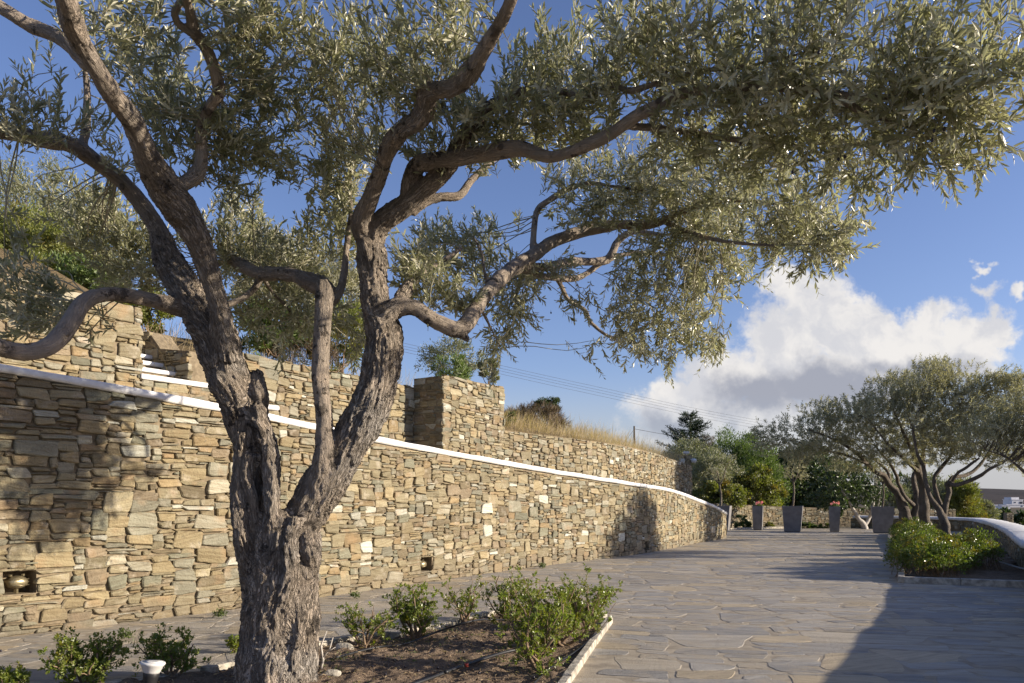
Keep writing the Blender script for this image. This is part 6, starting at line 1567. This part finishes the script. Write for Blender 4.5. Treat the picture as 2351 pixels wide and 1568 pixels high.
# ---- box shrubs in the foreground bed
def box_shrub(label, px, py, h, spread, nstem, seed, dens=1.0, lean=(0, 0), bare=.45, group='box shrubs in the olive bed'):
    g = np.random.default_rng(seed)
    d = CAM_H * FPX / (py - HORIZON); b = np.array([(px - 1175.5) * d / FPX, d, 0.02])
    r = empty('box_shrub', b, label, 'shrub', group)
    L1, L2, ends = [], [], []
    for k in range(nstem):
        a = k / nstem * 6.28 + g.uniform(-.4, .4); sp = spread * g.uniform(.35, 1.0); hh = h * g.uniform(.55, 1.0) * (1 - .22 * sp / spread)
        e = b + np.array([math.cos(a) * sp + lean[0] * hh, math.sin(a) * sp + lean[1] * hh, hh])
        ln = curved((b + np.append(g.normal(size=2) * .02, 0))[None], e[None], g, .14, 9)[0]; L1.append(ln)
        for j in range(int(g.integers(5, 9))):
            t = g.uniform(.3, .95); q = ln[int(t * 8)]
            e2 = q + unit((e - b)[None])[0] * h * .16 + g.normal(size=3) * np.array([.10, .10, .07]) * h * 1.5 + np.array([0, 0, .07 * h])
            e2[2] = max(e2[2], .04)
            l2 = curved(q[None], e2[None], g, .15, 5)[0]; L2.append(l2); ends.append((l2, t))
    V1, F1 = line_tubes(np.array(L1), np.full(len(L1), .010 + .012 * h), .004, 6); V2, F2 = line_tubes(np.array(L2), .0045, .002, 5)
    mesh_obj('stems', np.vstack([V1, V2]), np.vstack([F1, F2 + len(V1)]), M_STEM, r, True)
    SPp, SDd = [], []
    for (l2, t) in ends:
        for j in range(int(4.2 * dens * g.uniform(.4, 1.5)) + 1):
            q = l2[int(g.integers(1, 5))]; SPp.append(q + g.normal(size=3) * .013); SDd.append(unit((l2[-1] - l2[0])[None])[0] * .6 + g.normal(size=3) * .7 + np.array([0, 0, .5]))
    for ln in L1:
        for j in range(int(6 * dens)):
            t = g.uniform(bare, 1); SPp.append(ln[int(t * 8)] + g.normal(size=3) * .02); SDd.append(g.normal(size=3) * .8 + np.array([0, 0, .7]))
    SPp, SDd = np.array(SPp), np.array(SDd)
    P, D, N, L, Wd, _l = shoots(SPp, SDd, g.uniform(.04, .085, len(SPp)), 5, .0245, .0155, g, .9)
    leaf_mesh('foliage', P, D, N, L, Wd, M_BOX, r, g)
    return r
box_shrub('sparse box shrub with bare forked stems just right of the big trunk', 840, 1490, .50, .26, 6, 161, .8)
box_shrub('leafy upright box shrub second from the trunk, in front of the broken kerb', 955, 1474, .58, .24, 8, 162, 1.5)
box_shrub('thin box shrub with leggy stem in the middle of the back row', 1063, 1440, .55, .24, 5, 163, .8)
box_shrub('box shrub with rounded top beside the far kerb corner of the bed', 1180, 1428, .60, .34, 8, 164, 1.3)
box_shrub('dense tall box shrub at the right kerb, nearest of the three merging ones', 1236, 1545, .72, .28, 8, 165, 1.5)
box_shrub('dense tall box shrub at the right kerb, middle of the three merging ones', 1290, 1490, .80, .34, 9, 166, 1.6)
box_shrub('dense box shrub at the far right kerb corner, last of the three merging ones', 1352, 1452, .60, .28, 8, 167, 1.6)
box_shrub('low dark box shrub at lower left, left of the garden spotlight', 195, 1575, .36, .26, 8, 168, 1.4)
box_shrub('box shrub with dark leaves directly behind the white garden spotlight', 385, 1560, .42, .24, 7, 169, 1.2)
box_shrub('tip of a box shrub in the bottom left corner of the photo', 12, 1590, .15, .10, 4, 170, 1.0)
box_shrub('small sprig of box leaves at the left foot of the big trunk', 535, 1500, .14, .05, 3, 171, .8)

# ---- spotlight on its stake
sp = PX(352, 1545, 5.75)
r = empty('garden_spotlight', (sp[0], sp[1], 0.0), 'black garden spotlight with round white head, tilted on its stake at lower left', 'spotlight')
axd = unit(np.array([[0.16, .05, 1.0]]))[0]
c0 = PX(343, 1572, 5.75)
m = MB(); m.lathe(c0, [(.040, -.16), (.043, -.10), (.046, .0), (.052, .055), (.057, .085), (.054, .09)], 22, axd); m.build('lamp_body', M_BLACK, r, True)
hd = unit(np.array([[0.10, .03, 1.0]]))[0]
m = MB(); m.lathe(c0 + axd * .082, [(.052, 0), (.060, .018), (.076, .058), (.086, .068), (.088, .078), (.082, .084), (.070, .086)], 26, hd); m.build('lamp_head', M_LAMPW, r, True)
m = MB(); m.lathe(c0 + axd * .082, [(.070, .0862), (.03, .088), (.002, .088)], 26, hd); m.build('lens', M_LAMPW, r, True)
m = MB(); m.tube([(sp[0] - .03, sp[1], -.05), tuple(c0 - axd * .15)], [.012, .018], 8); m.build('stake', M_BLACK, r, True)

# ---- irrigation pipes in the bed
def gp_(px, py, z=0.0):
    d = (CAM_H - z) * FPX / (py - HORIZON); return ((px - 1175.5) * d / FPX, d, z)
o = pipe('drip_pipe', [gp_(880, 1590, .06), gp_(960, 1567, .065), gp_(1060, 1530, .07), gp_(1150, 1500, .075), gp_(1220, 1482, .08), gp_(1260, 1460, .08)], .013, 'thick black irrigation pipe lying across the bare soil', M_BLACK)
for k, t in enumerate(((1071, 1527), (1024, 1543))):
    q = gp_(t[0], t[1], .075); m = MB(); m.tube([(q[0] - .012, q[1] - .004, .075), (q[0] + .012, q[1] + .004, .077)], .016, 8); m.build('dripper', (M_RED, M_BLACK)[k], o, True)
pipe('drip_pipe', [gp_(770, 1510, .05), gp_(860, 1487, .05), gp_(930, 1478, .06), gp_(1000, 1452, .10), gp_(1075, 1428, .20), gp_(1130, 1422, .17), gp_(1210, 1430, .12)], .010, 'thin black pipe running along the back row of shrubs', M_BLACK)
pipe('drip_pipe', [gp_(1205, 1590, .05), gp_(1262, 1535, .05), gp_(1330, 1490, .05), gp_(1370, 1455, .06)], .010, 'black pipe under the dense shrubs by the right kerb', M_BLACK)

# dead twig stump by the trunk, stones, weeds, fallen olives
tb = np.array(gp_(736, 1540, .03)); m = MB()
m.tube([tb, tb + (0.02, 0, .09), tb + (.0, 0.01, .2), tb + (.05, 0, .32)], [.012, .011, .008, .004], 7)
m.tube([tb + (.012, 0, .10), tb + (.07, .01, .17), tb + (.10, 0, .27)], [.008, .007, .004], 7)
m.tube([tb + (.05, .005, .15), tb + (.12, 0, .19)], [.006, .003], 6)
tag(m.build('dead_stump', M_WHITEBARK, None, True), 'dry leafless forked twig stump beside the foot of the big trunk', 'stump')
rr = random.Random(77)
def rock(label, px, py, s, seed):
    g = np.random.default_rng(seed); q = gp_(px, py, .03)
    bm_v = []; F = []
    import bmesh
    bm = bmesh.new(); bmesh.ops.create_icosphere(bm, subdivisions=3, radius=1.0)
    A = np.array([v.co[:] for v in bm.verts]); F = [[v.index for v in f.verts] for f in bm.faces]; bm.free()
    A = A * (1 + .28 * vnoise(A * 1.3 + seed, seed))[:, None] * np.array(s)
    A[:, 2] = np.maximum(A[:, 2], -.03)
    o = mesh_obj('rock', A + np.array(q), F, M_KERB, None, False); tag(o, label, 'stone')
rock('rough pale stone at the foot of the trunk, bottom edge', 758, 1552, (.09, .07, .05), 4)
rock('small pale stone behind the sparse box shrub', 792, 1488, (.08, .06, .05), 5)
rock('pale flat kerb stone under the leafy box shrub', 912, 1462, (.12, .07, .06), 6)
g = np.random.default_rng(181)
P, D, L = [], [], []
while len(P) < 1500:
    x, y = g.uniform(-2.4, 1.1), g.uniform(4.4, 9.8)
    if not inside(BED, np.array(x), np.array(y)): continue
    if vnoise(np.array([[x * 2.6, y * 2.6, .2]]), 8)[0] < .12: continue
    for _ in range(5):
        P.append((x + g.normal() * .025, y + g.normal() * .025, .04)); D.append((g.normal() * .7, g.normal() * .7, .8)); L.append(g.uniform(.012, .03))
P, D, L = np.array(P), np.array(D), np.array(L)
tag(leaf_mesh('weeds', P, D, np.array([0, 0, 1.]) + g.normal(size=P.shape) * .3, L, L * .5, M_WEED, None, g, quad=True), 'tiny green weeds scattered over the bare soil', 'weeds', kind='stuff')
# fallen olives
proto = None
spots = [(905, 1515), (985, 1500), (1002, 1497), (1018, 1512), (1065, 1497), (1110, 1480), (1150, 1462), (1135, 1445), (960, 1540), (930, 1530), (1100, 1545), (1005, 1533), (885, 1548), (1042, 1462), (1060, 1478), (1225, 1555), (855, 1530), (1085, 1505), (1180, 1470), (1030, 1528), (70, 1497), (2, 1494), (1960, 1257), (1950, 1243), (1858, 1271), (1935, 1250)]
for k, (px, py) in enumerate(spots):
    on_path = not inside(BED, np.array(gp_(px, py)[0]), np.array(gp_(px, py)[1]))
    q = gp_(px, py, .02 if on_path else .05)
    if proto is None:
        m = MB(); m.lathe(np.zeros(3), [(.001, -.012), (.006, -.010), (.0105, -.004), (.011, .002), (.008, .009), (.002, .0125)], 12, (.8, .3, .5)); 
        proto = m.build('fallen_olive', M_OLFRUIT, None, True); o = proto
    else:
        o = proto.copy(); COL.objects.link(o)
    o.location = q; o.rotation_euler = (rr.uniform(0, 3), rr.uniform(0, 3), rr.uniform(0, 6))
    tag(o, 'black olive fallen on the flagstone paving' if on_path else 'black olive fallen on the bare soil of the tree bed', 'olive', 'olives fallen on the paving' if on_path else 'olives fallen on the soil')
# clods and dry litter on the soil
import bmesh
bm = bmesh.new(); bmesh.ops.create_icosphere(bm, subdivisions=1, radius=1.0)
IV = np.array([v.co[:] for v in bm.verts]); IF = np.array([[v.index for v in f.verts] for f in bm.faces]); bm.free()
g = np.random.default_rng(183); VV, FF, m_ = [], [], 0
while m_ < 2600:
    x, y = g.uniform(-3.6, 1.1), g.uniform(4.4, 9.8)
    if not inside(BED, np.array(x), np.array(y)): continue
    s_ = .004 + .012 * g.random() ** 3
    VV.append(IV * (1 + .35 * g.normal(size=(len(IV), 1))) * s_ * np.array([1, 1, .7]) + np.array([x, y, .045 + .3 * s_])); FF.append(IF + m_ * len(IV)); m_ += 1
tag(mesh_obj('soil_clods', np.vstack(VV), np.vstack(FF), M_SOIL, None, False), 'small clods and grit strewn over the bare soil', 'soil', kind='stuff')
n = 900; x = g.uniform(-3.5, 1.1, 6000); y = g.uniform(4.4, 9.8, 6000); ok = inside(BED, x, y); x, y = x[ok][:n], y[ok][:n]; n = len(x)
tag(leaf_mesh('leaf_litter', np.stack([x, y, np.full(n, .058)], 1), np.stack([g.normal(size=n), g.normal(size=n), g.normal(size=n) * .15], 1), np.array([0, 0, 1.]) + g.normal(size=(n, 3)) * .3, g.uniform(.03, .06, n), g.uniform(.008, .014, n), M_DRY, None, g), 'dry fallen olive leaves scattered on the soil', 'leaf litter', kind='stuff')
# weeds at the wall foot
for k, (px, py, lab) in enumerate(((288, 1472, 'small green weed at the foot of the wall, left of the big trunk'), (505, 1420, 'tiny weed where the wall meets the paving beside the trunk'), (815, 1376, 'small weed at the wall foot just right of the trunk'), (1245, 1306, 'low weed at the foot of the lower wall behind the box shrubs'))):
    q = gp_(px, py); g = np.random.default_rng(190 + k); n = 160
    o_ = unit(g.normal(size=(n, 3))) * np.array([.09, .05, .05]) * (g.random(n) ** .5)[:, None] + np.array([q[0], q[1], .06])
    o_[:, 2] = np.maximum(o_[:, 2], .01)
    tag(leaf_mesh('weed', o_, g.normal(size=(n, 3)) + np.array([0, 0, 1.]), g.normal(size=(n, 3)), g.uniform(.02, .05, n), g.uniform(.008, .016, n), M_WEED, None, g), lab, 'weed', 'weeds along the wall foot')

# ---- wall-end pier with box and camera
q = off(LOW, 1566, 1.35)
rp2 = empty('gate_pier', (q[0], q[1], 2.7), 'little stone pier with a meter box on the end of the upper wall', 'pier')
zz = 2.68
pp = Path([(q[0] - .35, q[1] - .15, zz + .50), (q[0] + .35, q[1] - .15, zz + .50)], smooth=False)
wall_masonry(pp, rp2, random.Random(3), zb=zz, thick=.5, kinds=KINDS_SMALL, detail=False)
m = MB(); m.box((q[0] - .05, q[1] - .22, zz + .22), (.20, .10, .28), None, .01); m.build('meter_box', M_LAMPW, rp2)
r = empty('security_camera', (q[0] + .40, q[1] - .2, zz + .3), 'small white camera on the stone pier at the upper wall end', 'camera')
m = MB(); m.lathe((q[0] + .42, q[1] - .22, zz + .28), [(.03, -.1), (.07, -.09), (.085, 0), (.08, .08), (.03, .1)], 14, (1, -.3, -.2)); m.build('camera_body', M_LAMPW, r, True)
m = MB(); m.tube([(q[0] + .30, q[1] - .16, zz + .34), (q[0] + .42, q[1] - .22, zz + .28)], .02, 8); m.build('bracket', M_LAMPW, r, True)
r = empty('floodlight', (q[0] + .15, q[1] - .1, zz + .5), 'white floodlight on top of the stone pier', 'floodlight')
m = MB(); m.box((q[0] + .15, q[1] - .1, zz + .60), (.22, .14, .09), None, .012); m.build('lamp_body', M_LAMPW, r)
m = MB(); m.tube([(q[0] + .15, q[1] - .1, zz + .50), (q[0] + .15, q[1] - .1, zz + .57)], .02, 8); m.build('bracket', M_LAMPW, r, True)

# ---- utility pole and overhead cables
a = PX(1456, 978, 70); b_ = PX(1457, 1040, 70)
r = empty('utility_pole', b_, 'thin wooden utility pole on the skyline above the dry grass', 'pole')
m = MB(); m.tube([b_ - np.array([0, 0, 1.5]), a], [.10, .07], 8); m.build('pole', M_POLE, r, True)
m = MB(); m.tube([a - np.array([.0, 0, .25]), PX(1540, 1000, 80), PX(1640, 1012, 95)], .018, 5); m.build('service_wire', M_WIRE, r, True)
m = MB(); m.tube([a - np.array([0, 0, .3]), PX(1428, 1022, 69)], .014, 5); m.build('stay_wire', M_WIRE, r, True)
for k, (y0, y1, y2, lab) in enumerate(((788, 968, 1062, 'topmost of the four overhead cables crossing the sky behind the pier'), (795, 974, 1069, 'second overhead cable from the top'), (801, 980, 1076, 'third overhead cable from the top'), (808, 987, 1084, 'lowest of the four overhead cables'))):
    m = MB(); C = catmull(np.array([PX(880, y0 - 11, 75), PX(1350, y0 + (y1 - y0) * .53, 95), PX(1760, y1, 120), PX(2351, y2, 160), PX(2600, y2 + 20, 180)]), 3.0)
    m.tube(C, .014, 5); tag(m.build('overhead_cable', M_WIRE, None, True), lab, 'cable', 'overhead cables')

# ---- white houses across the valley
def house(label, px, py, d, w, h, dep, wins, upper=None, group='white houses across the valley'):
    p = PX(px, py, d); r = empty('white_house', p, label, 'house', group)
    m = MB(); m.box((p[0], p[1] + dep / 2, p[2] + h / 2), (w, dep, h)); 
    m.build('wall', M_HOUSE, r)
    m = MB(); m.box((p[0], p[1] + dep / 2, p[2] + h + .12), (w + .3, dep + .3, .24)); m.build('roof', M_HOUSE, r)
    if upper:
        ux, uw, uh = upper; m = MB(); m.box((p[0] + ux, p[1] + dep / 2, p[2] + h + .24 + uh / 2), (uw, dep * .8, uh)); m.build('upper_storey', M_HOUSE, r)
    for (wx, wz, ww, wh) in wins:
        m = MB(); m.box((p[0] + wx, p[1] - .02, p[2] + wz), (ww, .12, wh)); m.build('window', M_GLASS, r)
house('large flat-roofed white house with stepped terrace, highest of the houses at the right edge', 2336, 1160, 330, 4.6, 2.2, 6, [(-1.0, 1.2, .5, .5), (1.5, 1.1, 1.2, .9)], (-.6, 3.2, .9))
house('long low white house below the large stepped one', 2335, 1165, 318, 8.5, 1.0, 5, [(-3.5, .5, .4, .45), (2.0, .5, .4, .45)])
house('low white house with two dark windows between the field trees', 2310, 1169, 305, 3.2, 1.1, 4, [(-1.0, .6, .35, .5), (.4, .6, .35, .5)])
house('small white house at the left end of the group beside the bush', 2284, 1169, 310, 1.9, 1.5, 4, [(-.3, .8, .3, .5)])
house('white house half hidden behind the feathery bush', 2272, 1163, 340, 3.0, 1.3, 4, [(.5, .7, .3, .5)])
# stone gatepost in the field
q = PX(2319, 1197, 60)
rg2 = empty('stone_gatepost', q, 'small pale stone post standing beyond the parapet near the right edge', 'post')
gz = float(ground_z(q[0], q[1]))
pp = Path([(q[0] - .25, q[1], .52), (q[0] + .25, q[1], .52)], smooth=False)
wall_masonry(pp, rg2, random.Random(9), zb=gz, thick=.4, kinds=KINDS_SMALL, detail=False)
